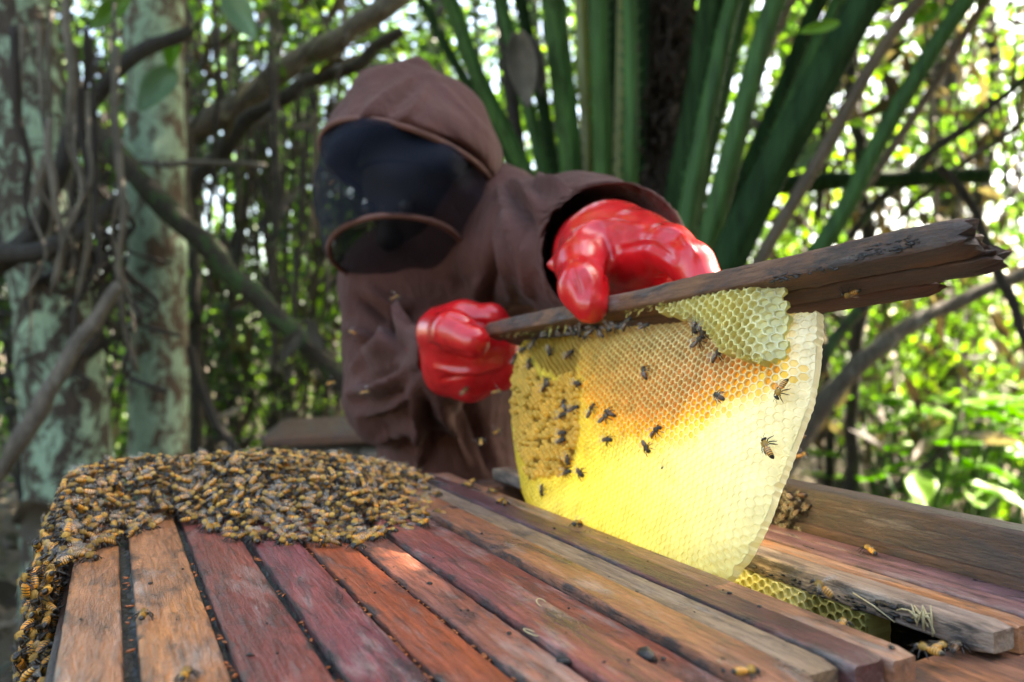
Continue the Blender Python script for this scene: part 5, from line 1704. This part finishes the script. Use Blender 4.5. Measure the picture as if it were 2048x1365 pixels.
# hood
EB = (816, 342, 1.0)                       # brim ellipse centre
def ell_pt(c, rx, rd, tx, td, ang, extra=0.0):
    """point on a tilted ring: rx right radius, rd depth radius, rise tx along right, td along depth (m)"""
    ca, sa = math.cos(ang), math.sin(ang)
    return P(*c) + C(rx * ca, rd * sa, 0) + Vector((0, 0, tx * ca + td * sa + extra))
def brim(ang):   return ell_pt(EB, 0.113, 0.110, -0.022, -0.030, ang, 0.004 * math.sin(2 * ang))
def lring(ang):  return ell_pt((795, 508, 0.985), 0.087, 0.100, 0.006, -0.033, ang, 0.010 * math.exp(-((ang + 1.75) / 0.5) ** 2) - 0.008 * math.exp(-((ang + 0.55) / 0.4) ** 2))
def hood_sdf(p):
    d = sd_ell(p, P(818, 330, 1.0), (0.122, 0.118, 0.085))
    d = smin(d, sd_cone(p, P(790, 222, 1.0), P(858, 232, 1.02), 0.050, 0.058), 0.05)
    d = smin(d, sd_cone(p, P(745, 172, 1.0), P(835, 148, 1.01), 0.016, 0.022), 0.014)
    d = smin(d, sd_cone(p, P(715, 250, 0.99), P(740, 180, 1.0), 0.03, 0.016), 0.03)
    d = smin(d, sd_cone(p, P(900, 280, 1.03), P(935, 315, 1.04), 0.055, 0.040), 0.04)
    d = smin(d, sd_cone(p, P(945, 270, 1.03), P(968, 312, 1.04), 0.018, 0.022), 0.02)
    # cut below the brim plane
    b0, b1, b2 = (np.array(brim(a)) for a in (0, 2.1, 4.2))
    nrm = np.cross(b1 - b0, b2 - b0); nrm /= np.linalg.norm(nrm)
    if nrm[2] < 0: nrm = -nrm
    d = np.maximum(d, -((p - b0) @ nrm))
    inner = d + 0.006
    b_in = np.maximum(inner, -((p - b0) @ nrm) - 1.0)
    core = sd_ell(p, P(818, 335, 1.0), (0.110, 0.106, 0.066))
    return np.maximum(d, -core)
c0 = np.array(P(820, 250, 1.0))
V, Q = surface_nets(hood_sdf, c0 - np.array((0.20, 0.20, 0.16)), c0 + np.array((0.20, 0.20, 0.16)), 0.0042)
V = laplace(V, Q, 2)
N_ = vnormals(V, Q)
V = fold_disp(V, N_, [([(715, 165), (790, 138), (870, 150)], 8, 0.005), ([(690, 275), (740, 225), (830, 150)], 8, 0.006), ([(745, 265), (800, 205), (840, 165)], 9, -0.005), ([(780, 265), (830, 210), (850, 170)], 8, 0.005),
                      ([(730, 180), (720, 220), (690, 270)], 10, -0.004), ([(860, 150), (930, 220), (985, 280)], 7, 0.005), ([(880, 240), (930, 300), (975, 330)], 12, -0.005), ([(830, 240), (900, 300)], 12, 0.004)])
a = np.array([0.005 * nz((v[0] * 12, v[1] * 12, v[2] * 9)) for v in V])
V = laplace(V + N_ * a[:, None], Q, 1, 0.4)
hood = obj('hood', mesh_np('hood', V - poff, None, Q), M['cloth'], person)
def ring_tube(name, fn, r, parent, a0=0, a1=2 * math.pi, n=64, mat='piping'):
    pts = [fn(a0 + (a1 - a0) * i / (n - 1)) - Vector(poff) for i in range(n)]
    V, T, Q = tube_arrays(pts, [r] * n, 8)
    return obj(name, mesh_np(name, V, T, Q), M[mat], parent)
ring_tube('brim_seam', brim, 0.0040, hood)
# veil netting between brim and lower ring
n, m = 96, 22
V = []
for j in range(m + 1):
    t = j / m
    for i in range(n):
        an = 2 * math.pi * i / n
        a_, b_ = brim(an), lring(an)
        q = a_.lerp(b_, t)
        ctr = P(810, 420, 0.995); rad = Vector((q.x - ctr.x, q.y - ctr.y, 0)).normalized()
        q = q + rad * (0.012 * math.sin(math.pi * t) + 0.007 * math.sin(an * 6 + 2 * math.sin(3 * t)) * math.sin(math.pi * t) + 0.012 * nz((math.cos(an) * 2.2, math.sin(an) * 2.2, t * 2.5)))
        V.append(tuple(q - Vector(poff)))
Q = [(j * n + i, j * n + (i + 1) % n, (j + 1) * n + (i + 1) % n, (j + 1) * n + i) for j in range(m) for i in range(n)]
veil = obj('veil', mesh_np('veil', V, None, Q), M['veil'], person)
ring_tube('veil_piping', lring, 0.0040, veil)
# lower panel of netting closing the ring towards the chest
V = []; k = 12
for j in range(k + 1):
    t = j / k
    for i in range(n):
        an = 2 * math.pi * i / n
        b_ = lring(an); c_ = P(850, 545, 1.05)
        q = b_.lerp(c_, 0.62 * t) - Vector((0, 0, 0.020 * math.sin(math.pi * t * 0.5)))
        V.append(tuple(q - Vector(poff)))
Q = [(j * n + i, j * n + (i + 1) % n, (j + 1) * n + (i + 1) % n, (j + 1) * n + i) for j in range(k) for i in range(n)]
obj('veil_skirt', mesh_np('veil_skirt', V, None, Q), M['veil'], veil)
#==SECTION BEES
# ------------------------------------------------------------------ bees
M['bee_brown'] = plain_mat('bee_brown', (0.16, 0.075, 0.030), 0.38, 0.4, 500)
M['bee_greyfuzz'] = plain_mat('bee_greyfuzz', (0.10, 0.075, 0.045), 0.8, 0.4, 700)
def bee_arrays(seg=12, curl=0.0, fuzz=120, seed=0):
    """body of a bee, head towards +x, unit length, feet at z = 0. materials 0 dark 1 amber 2 fuzz 3 tan"""
    rnd = random.Random(seed)
    mb = MB()
    R = [(-0.56, 0.004, 0), (-0.545, 0.035, 0), (-0.51, 0.070, 0)]
    x = -0.51; mats = [0, 0]
    prof = lambda x: 0.138 * math.sqrt(max(0.02, 1 - ((x + 0.22) / 0.36) ** 2)) * (1.0 if x < -0.05 else 0.9)
    edges = [-0.51, -0.43, -0.35, -0.265, -0.175, -0.085]
    for k in range(5):
        a, b = edges[k], edges[k + 1]
        # tergite: tan hair line, dark rear band, amber front
        R += [(a + 0.010, prof(a) * 1.03, 0), (a + (b - a) * (0.56 - 0.03 * k), prof(a + (b - a) * 0.4) * 1.0, 0), (b - 0.006, prof(b) * 0.985, 0)]
        mats += [3 if k else 0, 0, 1 if k else 0]
    R += [(-0.03, 0.085, 0), (-0.005, 0.045, 0.005), (0.02, 0.075, 0.012), (0.06, 0.112, 0.02), (0.12, 0.138, 0.024), (0.19, 0.138, 0.02), (0.25, 0.112, 0.012), (0.29, 0.075, 0.0),
          (0.315, 0.045, -0.012), (0.335, 0.085, -0.02), (0.37, 0.118, -0.03), (0.41, 0.118, -0.05), (0.445, 0.085, -0.075), (0.465, 0.03, -0.095)]
    mats += [1, 0, 2, 2, 2, 2, 2, 2, 0, 0, 0, 0, 0, 0]
    n = len(R)
    V = []
    for (x, r, dz) in R:
        cz = 0.215 + dz
        if x < 0: cz += curl * x * x * 1.6 - 0.02 * (x / -0.56)
        for k in range(seg):
            an = 2 * math.pi * k / seg
            sx = 1.12 if 0.33 < x < 0.46 else 1.0
            V.append((x, r * math.cos(an) * sx, cz + r * math.sin(an) * (0.92 if math.sin(an) > 0 else 0.8)))
    V = np.array(V)
    I = np.arange(n * seg).reshape(n, seg)
    for i in range(n - 1):
        Q = [(I[i, k], I[i, (k + 1) % seg], I[i + 1, (k + 1) % seg], I[i + 1, k]) for k in range(seg)]
        mb.Q.append(np.array(Q)[:, ::-1]); mb.mQ += [mats[min(i, len(mats) - 1)]] * seg
    mb.V.append(V); mb.n += len(V)
    mb.add(V[:seg], [(0, k, k + 1) for k in range(1, seg - 1)], None, 0)
    mb.add(V[-seg:], [(0, k + 1, k) for k in range(1, seg - 1)], None, 0)
    for s in (-1, 1):       # compound eyes
        e = []
        for i in range(5):
            for k in range(6):
                ph = math.pi * i / 4; th = 2 * math.pi * k / 6
                e.append((0.395 + 0.030 * math.sin(ph) * math.cos(th), s * (0.105 + 0.028 * math.sin(ph) * math.sin(th)), 0.19 + 0.058 * math.cos(ph)))
        q = [(i * 6 + k, i * 6 + (k + 1) % 6, (i + 1) * 6 + (k + 1) % 6, (i + 1) * 6 + k) for i in range(4) for k in range(6)]
        mb.add(e, None, q, 0)
    for i in range(fuzz):   # short hairs on the thorax
        th = rnd.uniform(0.0, math.pi); x = rnd.uniform(0.03, 0.28)
        r = 0.132 * math.sqrt(max(0.05, 1 - ((x - 0.155) / 0.16) ** 2))
        c = np.array((x, r * math.cos(th), 0.23 + r * math.sin(th)))
        o = np.array(((x - 0.155) * 1.2, math.cos(th), math.sin(th))); o = o / np.linalg.norm(o)
        o = o + np.array((rnd.uniform(-.4, .4), rnd.uniform(-.4, .4), rnd.uniform(-.4, .4)))
        s = np.cross(o, (0.3, 0.2, 0.9)); s = s / (np.linalg.norm(s) + 1e-6) * 0.0065
        mb.add([c - s, c + s, c + o * 0.055], [(0, 1, 2)], None, 2)
    return mb

def leg_arr(i, s, ph=0.0):
    x0 = (0.08, 0.15, 0.22)[i]; ax = (-0.75, -0.1, 0.7)[i] + ph
    dx, dy = math.sin(ax), math.cos(ax) * s
    p = [(x0, 0.09 * s, 0.15), (x0 + dx * 0.10, 0.09 * s + dy * 0.12, 0.20), (x0 + dx * 0.22, 0.09 * s + dy * 0.24, 0.10), (x0 + dx * 0.30, 0.09 * s + dy * 0.30, 0.008), (x0 + dx * 0.36, 0.09 * s + dy * 0.35, 0.004)]
    return tube_arrays(p, [0.024, 0.026, 0.032 if i == 0 else 0.022, 0.015, 0.010], 5)
def ant_arr(s):
    p = [(0.44, 0.035 * s, 0.19), (0.50, 0.06 * s, 0.22), (0.58, 0.10 * s, 0.18), (0.63, 0.12 * s, 0.14)]
    return tube_arrays(p, [0.009, 0.009, 0.009, 0.008], 4)
def wing_arr(s, spread, lift):
    """fore and hind wing of one side, folded back over the abdomen"""
    V, T = [], []
    for (x0, ln, wd, da, dz) in ((0.16, 0.66, 0.19, 0.0, 0.0), (0.10, 0.44, 0.15, 0.28, -0.012)):
        a = spread + da
        d = np.array((-math.cos(a), s * math.sin(a), lift)); d /= np.linalg.norm(d)
        w = np.array((-math.sin(a), -s * math.cos(a), 0.12 * 1))
        b = np.array((x0, s * 0.085, 0.36 + dz))
        o = len(V)
        prof = [(0, 0.02), (0.2, 0.30), (0.45, 0.72), (0.7, 0.98), (0.88, 0.85), (0.97, 0.5)]
        for (t, f) in prof:
            V.append(b + d * ln * t - w * wd * 0.12 * f); V.append(b + d * ln * t + w * wd * f)
        V.append(b + d * ln * 1.0 + w * wd * 0.2)
        for i in range(5):
            T += [(o + 2 * i, o + 2 * i + 1, o + 2 * i + 3), (o + 2 * i, o + 2 * i + 3, o + 2 * i + 2)]
        T.append((o + 10, o + 11, o + 12))
    return np.array(V), T, None

BODY, LEGS, ANT, WING, SMALL = {}, {}, {}, {}, {}
for v in range(4):
    curl = (-0.15, 0.05, -0.5, -0.3)[v]
    for tone in ('gold', 'dark'):
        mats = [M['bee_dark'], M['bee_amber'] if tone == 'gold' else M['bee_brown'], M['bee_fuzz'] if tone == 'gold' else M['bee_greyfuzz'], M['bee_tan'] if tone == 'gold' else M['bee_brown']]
        me = bee_arrays(14, curl, 170, v).mesh('bee_body')
        for m_ in mats: me.materials.append(m_)
        BODY[v, tone] = me
        mb = bee_arrays(10, curl, 70, v)
        for i in range(3):
            for s in (-1, 1): mb.add(*leg_arr(i, s, 0.25 * math.sin(v * 3 + i * 2 + s)))
        for s in (-1, 1): mb.add(*ant_arr(s))
        me = mb.mesh('bee_body')
        for m_ in mats: me.materials.append(m_)
        SMALL[v, tone] = me
    for s in (-1, 1):
        WING[v, s] = mesh_np('wing', *wing_arr(s, (0.16, 0.30, 0.42, 0.22)[v], (0.06, 0.12, 0.22, 0.10)[v])[:2])
        WING[v, s].materials.append(M['wing'])
        WING['fly', s] = WING.get(('fly', s)) or mesh_np('wing', *wing_arr(s, 1.25, 0.25)[:2])
        if not WING['fly', s].materials: WING['fly', s].materials.append(M['wing'])
        for i in range(3):
            V_, T_, Q_ = leg_arr(i, s, 0.25 * math.sin(v * 3 + i * 2 + s))
            LEGS[v, i, s] = mesh_np('leg', V_, T_, Q_); LEGS[v, i, s].materials.append(M['bee_dark'])
        V_, T_, Q_ = ant_arr(s); ANT[v, s] = mesh_np('antenna', V_, T_, Q_); ANT[v, s].materials.append(M['bee_dark'])

def frame(pos, up, head, size):
    up = Vector(up).normalized(); h = Vector(head); h = (h - up * h.dot(up)).normalized()
    s = up.cross(h)
    m = Matrix((h, s, up)).transposed().to_4x4() @ Matrix.Scale(size, 4)
    m.translation = Vector(pos)
    return m

BEES = [0]
def add_bee(mat4, label, group, big=True, tone='gold', fly=False, v=None):
    v = random.randrange(4) if v is None else v
    o = bpy.data.objects.new('honey_bee', (BODY if big else SMALL)[v, tone]); COL.objects.link(o)
    o.matrix_world = mat4
    tag(o, label, 'bee', group)
    for s in (-1, 1):
        w = bpy.data.objects.new('wing', WING['fly', s] if fly else WING[v, s]); COL.objects.link(w); w.parent = o
        if big:
            for i in range(3):
                l = bpy.data.objects.new('leg', LEGS[v, i, s]); COL.objects.link(l); l.parent = o
            a = bpy.data.objects.new('antenna', ANT[v, s]); COL.objects.link(a); a.parent = o
    BEES[0] += 1
    return o

# bees walking on the comb: pixel, heading in the picture (degrees, counter-clockwise from right), size mm
comb_bees = [(1293, 747, 100, 11), (1443, 796, 150, 10.5), (1567, 782, 245, 12.5), (1540, 897, 112, 13), (1315, 866, 40, 12), (1297, 896, -60, 11.5), (1218, 882, 0, 12), (1214, 838, 40, 12.5),
             (1222, 828, 150, 11.5), (1187, 823, 65, 12), (1152, 820, 25, 13), (1133, 812, 100, 12), (1128, 833, 20, 12.5), (1128, 868, 0, 12.5), (1126, 884, 20, 12), (1139, 921, -70, 11.5), (1137, 947, 15, 12),
             (1164, 947, -48, 12.5), (1088, 982, -85, 11), (1094, 776, 50, 13), (1098, 766, 120, 12), (1158, 769, -14, 12), (1062, 731, 80, 13), (1033, 720, 70, 12), (1103, 703, -80, 12), (1142, 711, 40, 12),
             (1048, 702, 20, 12), (1401, 686, 40, 12), (1292, 655, 20, 10), (1070, 690, 60, 12)]
XBEE = XF - 0.0012
def comb_pose(px, py, ang, size, x=XBEE):
    ang = math.radians(ang)
    y, z = ray_local(px, py, x)
    b = float(bulge_main(np.array([y]), np.array([z]))[0])
    x2 = x - max(0, b)
    y, z = ray_local(px, py, x2)
    p1 = Vector((x2, y, z))
    y2, z2 = ray_local(px + 12 * math.cos(ang), py - 12 * math.sin(ang), x2)
    hd = Vector((0, y2 - y, z2 - z))
    w = HELD.to_3x3()
    return frame(HELD @ p1, w @ Vector((-1, 0, 0)), w @ hd, size / 1000)
for i, (px, py, an, s) in enumerate(comb_bees):
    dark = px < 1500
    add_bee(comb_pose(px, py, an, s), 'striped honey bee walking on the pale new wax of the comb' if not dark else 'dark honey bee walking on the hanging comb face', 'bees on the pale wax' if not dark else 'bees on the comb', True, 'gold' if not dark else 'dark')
# bees crowded in the shade under the bar and by the burr comb
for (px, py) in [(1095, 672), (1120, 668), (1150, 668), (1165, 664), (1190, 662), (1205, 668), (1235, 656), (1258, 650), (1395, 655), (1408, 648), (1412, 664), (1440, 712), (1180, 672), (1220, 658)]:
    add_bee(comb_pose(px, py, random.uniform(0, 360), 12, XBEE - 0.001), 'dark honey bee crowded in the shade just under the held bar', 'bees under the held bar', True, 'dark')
# a bee on the underside of the bar
yb_, zb_ = 0.085, -0.0004
add_bee(frame(HELD @ Vector((0.026, yb_, zb_)), HELD.to_3x3() @ Vector((0, 0, -1)), HELD.to_3x3() @ Vector((0.1, 1, 0)), 0.0125), 'honey bee clinging upside down to the underside of the held bar', None, True, 'gold')

def on_top(px, py, z=0.0):
    k = (H - z) / (py - 688)
    X, Z = (px - 1024) * k, F * k
    return C(X, Z, z)
def top_bee(px, py, ang, size, label, group=None, z=0.0, tone='gold', v=None):
    p = on_top(px, py, z); a = math.radians(ang)
    q = on_top(px + 12 * math.cos(a), py - 12 * math.sin(a), z)
    return add_bee(frame(p, (0.1 * random.uniform(-1, 1), 0.1 * random.uniform(-1, 1), 1), q - p, size / 1000), label, group, True, tone, False, v)
G_ED = 'bees straggling ahead of the swarm on the bars'
for (px, py, an, s) in [(1155, 1052, 200, 11.5), (1002, 1008, 20, 12), (985, 988, 160, 12), (935, 975, 170, 12.5), (945, 968, 20, 12), (872, 994, 10, 12.5), (828, 1022, 10, 13), (797, 1022, 190, 13), (1010, 1012, 60, 11)]:
    top_bee(px, py, an, s, 'honey bee walking alone along the bars between swarm and comb', 'bees between swarm and comb', 0.001)
top_bee(285, 1240, 70, 12.0, 'single golden bee standing on the wide honey tan bar', None, 0.0005, 'gold', 1)
top_bee(372, 1362, 65, 12.0, 'golden bee at the near end of the outermost tan bar', None, 0.0005, 'gold', 1)
top_bee(1738, 1108, 155, 13.0, 'honey bee walking on the mauve bar beside the tall end board', None, 0.0005, 'gold', 0)
top_bee(1446, 1342, 100, 11, 'small bee in the seam beside the proud light orange bar', None, 0.0, 'dark', 1)
top_bee(1492, 1356, 10, 12, 'golden bee on the edge of the reddish brown bar near its end', None, 0.003, 'gold', 1)
top_bee(1856, 1312, 160, 13, 'golden bee squeezed between the pale orange bar end and the hive wall', None, -0.006, 'gold', 1)
top_bee(1880, 1305, 20, 12, 'bee climbing out of the gap beside the hive wall', None, -0.008, 'gold', 0)
top_bee(1686, 1258, 60, 12, 'bee peeping over the pale orange bar in front of the hive comb', None, -0.006, 'gold', 0)
top_bee(1915, 1304, 40, 12, 'bee on the inner edge of the hive wall below the grey brown bar', None, -0.012, 'dark', 0)
# bees in the air
fly = [(1340, 937, 0.47, 25, 12.5, 'gold', 'bee flying just in front of the yellow lower comb'), (1640, 1183, 0.33, 105, 12, 'gold', 'bee flying upright in front of the grey brown bar'),
       (1596, 879, 0.55, 170, 11, 'gold', 'bee hovering just beside the outer comb edge'), (1604, 916, 0.6, 10, 12, 'gold', 'bee flying behind the outer comb edge, lower of two'),
       (792, 600, 0.80, 20, 13, 'gold', 'bee flying in front of the chest under the veil'), (731, 789, 0.80, 5, 13, 'gold', 'bee flying in front of the bent brown elbow'),
       (963, 888, 0.72, 100, 12, 'gold', 'bee flying low between brown suit and comb, paler of three'), (995, 868, 0.74, 50, 12, 'gold', 'bee flying between suit and comb, upper of a pair'),
       (994, 788, 0.72, 30, 12, 'gold', 'bee flying just below the smaller red glove'), (703, 668, 0.85, 170, 11, 'gold', 'bee flying past the brown upper arm'), (663, 770, 0.9, 15, 13, 'gold', 'bee flying through the thicket beside the brown elbow')]
for (px, py, Z, an, s, tone, lab) in fly:
    a = math.radians(an)
    hd = P(px + 10 * math.cos(a), py - 10 * math.sin(a), Z) - P(px, py, Z)
    up = Vector((0, 0, 1)) + C(random.uniform(-.3, .3), -0.6, 0)
    add_bee(frame(P(px, py, Z), up, hd + C(0, random.uniform(-0.2, 0.2), 0) * hd.length, s / 1000), lab, None, True, tone, True)
# resting on the suit
for (px, py, Z, lab) in [(929, 783, 0.775, 'bee resting on the lower tip of the smaller red glove'), (666, 366, 0.915, 'bee resting on the black veil netting')]:
    add_bee(frame(P(px, py, Z), C(0, -1, 0.2), C(0.7, 0, 0.7), 0.012), lab, None, True, 'gold')

def straggler(i):
    u = random.uniform(-0.05, 1.75) * H
    v = float(np.interp(u, uu, vn)) - 0.004 - abs(random.gauss(0, 0.012))
    a = random.uniform(0, 6.28)
    add_bee(frame((u, v, 0.0008), (random.gauss(0, 0.1), random.gauss(0, 0.1), 1), (math.cos(a), math.sin(a), 0), random.uniform(0.0130, 0.0155)),
            'golden striped bee straying just ahead of the swarm on bare wood', G_ED, True, 'gold')
# the swarm: nearest bees as things, the rest as one mass
uu = np.array([-0.30, -0.2, -0.07, 0.06, 0.2, 0.30, 0.42, 0.62, 0.9, 1.25, 1.4, 1.64, 1.8, 1.95, 2.1]) * H
vn = np.array([3.7, 3.95, 4.2, 4.42, 4.75, 4.85, 4.5, 4.05, 3.88, 3.76, 4.0, 4.25, 4.65, 5.1, 5.4]) * H
def heap(u, v):
    e = v - np.minimum(np.interp(u, uu, vn), 4.40 * H)
    top = np.interp(u / H, [-0.5, -0.2, 0.1, 1.0, 1.3, 1.7, 2.05], [0.06, 0.22, 0.27, 0.25, 0.22, 0.13, 0.02]) * H
    return np.clip(sstep(e, -0.004, 0.115) * top, 0, None) * (1 - 0.35 * sstep(v, 5.25 * H, 5.7 * H))
for i_ in range(34): straggler(i_)
def dart(n, gen, dmin):
    pts = []
    cell = {}
    for _ in range(n):
        p = gen()
        if p is None: continue
        k = tuple(int(math.floor(c / dmin)) for c in p[0])
        ok = True
        for dx in (-1, 0, 1):
            for dy in (-1, 0, 1):
                for dz in (-1, 0, 1):
                    for q in cell.get((k[0] + dx, k[1] + dy, k[2] + dz), ()):
                        if math.dist(q, p[0]) < dmin: ok = False; break
        if ok:
            cell.setdefault(k, []).append(p[0]); pts.append(p)
    return pts
def gen_heap(layer):
    def g():
        u = random.uniform(-0.22 * H, 2.05 * H); v = random.uniform(3.6 * H, 5.62 * H)
        vv = float(np.interp(u, uu, vn))
        if v < vv + random.gauss(0, 0.013): return None
        if u > 1.5 * H and random.random() < (u / H - 1.5) * 1.3: return None
        h = float(heap(u, v))
        z = max(0.0, h - 0.0065 * layer - random.uniform(0, 0.003))
        if layer and h < 0.0065 * layer: return None
        e = 0.004
        gx = (float(heap(u + e, v)) - float(heap(u - e, v))) / (2 * e); gy = (float(heap(u, v + e)) - float(heap(u, v - e))) / (2 * e)
        return ((u, v, z), (-gx, -gy, 1))
    return g
def gen_flank():
    v = random.uniform(3.25 * H, 5.6 * H); z = -random.uniform(-0.004, 0.60 * H)
    if v < 3.6 * H and z > -0.012 - (3.6 * H - v) * 0.5: return None
    out = random.uniform(0.0, 0.012) if random.random() < 0.6 else 0.0
    return ((UL - 0.006 - out, v, z), (-1, 0.0, 0.25))
def gen_far():
    u = random.uniform(UL, 1.6 * H); z = -random.uniform(-0.02, 0.10)
    return ((u, V1 + 0.018 + random.uniform(0, 0.008), z), (0, 1, 0.2))
swarm = []
for L_, n_ in ((0, 9000), (1, 5000), (2, 4000)):
    swarm += [(q, L_) for q in dart(n_, gen_heap(L_), 0.0090 if L_ == 0 else 0.0090)]
swarm += [(q, 0) for q in dart(4000, gen_flank, 0.0072)]
swarm += [(q, 1) for q in dart(800, gen_far, 0.009)]
# clump on the end board
def gen_board():
    return ((eb_u - random.uniform(0.000, 0.006), yl2(1578 + random.gauss(0, 14)), random.uniform(-0.004, 0.024)), (-1, 0, 0.1))
def yl2(px):
    k = (px - 1024) / F
    return (eb_u * CY - k * eb_u * SY) / (SY + k * CY)
for p, nn_ in dart(300, gen_board, 0.0062)[:20]:
    add_bee(frame(p, nn_, (0, random.uniform(-1, 1), random.uniform(-1, 1)), 0.0115), 'dark honey bee in the small clump on the tall end board', 'bees clumped on the end board', False, 'dark')
def depth(p): return p[0] * SY + p[1] * CY
def rank(q):
    p = q[0]
    if p[0] < UL - 0.003: return depth(p) + (0.03 if p[2] > -0.03 else 9.0)
    return depth(p) - 0.35 * p[2] - (0.0 if q[2] == 0 else -9.0)
swarm = [(p, n_, l_) for (p, n_), l_ in swarm]
swarm.sort(key=rank)
room = 292 - BEES[0]
inst = []
for i, (p, nrm, _l) in enumerate(swarm):
    a = random.uniform(0, 2 * math.pi)
    up = Vector(nrm).normalized() + Vector((random.gauss(0, 0.33), random.gauss(0, 0.33), random.gauss(0, 0.15)))
    hd = Vector((math.cos(a), math.sin(a), random.gauss(0, 0.42)))
    if abs(nrm[0]) > 0.8 and abs(nrm[2]) < 0.5: hd = Vector((random.gauss(0, 0.2), math.cos(a), math.sin(a)))
    if abs(nrm[1]) > 0.8: hd = Vector((math.cos(a), random.gauss(0, 0.2), math.sin(a)))
    m4 = frame(p, up, hd, random.uniform(0.0138, 0.0165))
    if i < room:
        on_wall = p[0] < UL - 0.003
        add_bee(m4, 'golden striped bee on the bee covered end wall of the hive' if on_wall else 'golden striped bee in the near fringe of the dense swarm on the bars',
                'bees on the end wall' if on_wall else 'bees in the near part of the swarm', i < 90, 'gold')
    else:
        inst.append(m4)
def make_mass():
    protos = []
    for v in range(4):
        mb = bee_arrays(7, (-0.15, 0.05, -0.5, -0.3)[v], 16, v)
        for s in (-1, 1): mb.add(*wing_arr(s, (0.16, 0.30, 0.42, 0.22)[v], (0.06, 0.12, 0.22, 0.10)[v]), m=4)
        for i in range(3):
            for s in (-1, 1): mb.add(*leg_arr(i, s))
        T = np.concatenate(mb.T); Q = np.concatenate(mb.Q)
        protos.append((np.concatenate(mb.V), T, Q, np.array(mb.mT), np.array(mb.mQ)))
    Vs, Ts, Qs, mT, mQ, off = [], [], [], [], [], 0
    for m4 in inst:
        V, T, Q, a, b = protos[random.randrange(4)]
        A = np.array(m4)
        Vs.append(V @ A[:3, :3].T + A[:3, 3]); Ts.append(T + off); Qs.append(Q + off); mT.append(a); mQ.append(b); off += len(V)
    me = mesh_np('bee_mass', np.concatenate(Vs), np.concatenate(Ts), np.concatenate(Qs), True, np.concatenate(mT + mQ))
    o = obj('bee_mass', me)
    for m_ in BEE_MATS: me.materials.append(m_)
    tag(o, 'far mass of the golden bee swarm heaped over the bar ends', 'bees', kind='stuff')
make_mass()
print('BEES', BEES[0], 'mass', len(inst))

# ------------------------------------------------------------------ crumbs and straw on the bars
def crumbs():
    mb = MB(); mf = MB()
    def bit(mbx, p, r, sq):
        bm = bmesh.new(); bmesh.ops.create_icosphere(bm, subdivisions=1, radius=r)
        A = np.array(Matrix.Rotation(random.uniform(0, 6.28), 3, 'Z'))
        V = np.array([tuple(v.co * (1 + 0.5 * nz(v.co * (1.3 / r) + Vector((p[0] * 900, p[1] * 900, 0))))) for v in bm.verts]) * np.array(sq)
        mbx.add(V @ A.T + np.array(p), [tuple(v.index for v in f.verts) for f in bm.faces]); bm.free()
    for k in range(70):
        i = random.randrange(12); xa, xb = bars[i][0], bars[i][1]
        u = random.uniform(u_of(xa), u_of(xb)); v = random.uniform(V0, V0 + 0.28)
        bit(mb, (u, v, bars[i][3] + 0.0004), random.choice((0.0003, 0.0004, 0.0005, 0.0007, 0.0012)), (random.uniform(0.8, 1.8), 1, 0.6))
    for (px, py, r) in [(940, 1175, 0.0022), (1292, 1308, 0.0042), (1132, 1322, 0.0030), (1240, 1334, 0.0022), (1205, 1105, 0.0012), (1272, 1185, 0.0012)]:
        p = on_top(px, py, 0.001); bit(mb, tuple(p), r, (1.6, 1, 0.6))
    tag(obj('propolis_crumbs', mb.mesh('propolis_crumbs'), M['propolis']), 'black propolis crumbs strewn over the top bars', 'crumbs', kind='stuff')
    for k in range(260):
        i = random.choice((0, 1, 2, 3, 3, 4, 4, 5, 5, 6)); u = u_of((bars[i][1] + bars[i + 1][0]) / 2) + random.uniform(-1, 1) * 0.0012
        v = random.uniform(V0, V0 + 0.28)
        bit(mf, (u, v, -0.0015), random.uniform(0.0005, 0.0011), (0.8, 2.2, 0.7))
    tag(obj('propolis_flakes', mf.mesh('propolis_flakes'), M['flake']), 'orange brown flakes lying in the dark seams between the bars', 'flakes', kind='stuff')
crumbs()
for i in range(16):
    p = on_top(1808 + random.gauss(0, 13), 1240 + random.gauss(0, 8), -0.003) + Vector((-0.002, 0, 0))
    a = random.uniform(0, 3.14); d = Vector((0.3 * math.cos(a), math.cos(a), math.sin(a))) * random.uniform(0.003, 0.007)
    p.x = 2.70 * H - 0.0015 - random.uniform(0, 0.002)
    V_, T_, Q_ = tube_arrays([p - d, p + d * 0.1 + Vector((0, 0, 0.0006)), p + d], [0.0004, 0.0005, 0.0003], 5)
    tag(obj('straw', mesh_np('straw', V_, T_, Q_), M['straw']), 'short dry straw stuck in the propolis of the grey brown bar', 'straw', 'straws on the grey brown bar')
p = on_top(1720, 1195, 0); p.x = 2.70 * H - 0.0016; p.z = -0.006
V_, T_, Q_ = tube_arrays([p + Vector((0, 0.012, 0.003)), p, p + Vector((-0.001, -0.012, -0.004))], [0.0004, 0.0005, 0.0003], 5)
tag(obj('straw', mesh_np('straw', V_, T_, Q_), M['straw']), 'long single straw lying along the side of the grey brown bar', 'straw')
for k, (px, py) in enumerate([(1082, 1208), (1063, 1268)]):
    p = on_top(px, py, 0.003)
    pts = [p + Vector((0.0026 * math.cos(t * 1.1 + k), 0.003 * math.sin(t * 1.3), 0.0005 + 0.001 * math.sin(t))) for t in np.linspace(0, 4, 12)]
    V_, T_, Q_ = tube_arrays(pts, [0.00028] * 12, 5)
    tag(obj('plant_fibre', mesh_np('plant_fibre', V_, T_, Q_), M['straw']), ['pale curled plant fibre on the seam of the rosy bar', 'pale curved fibre lying across the pinkish brown scuffed bar'][k], 'fibre')
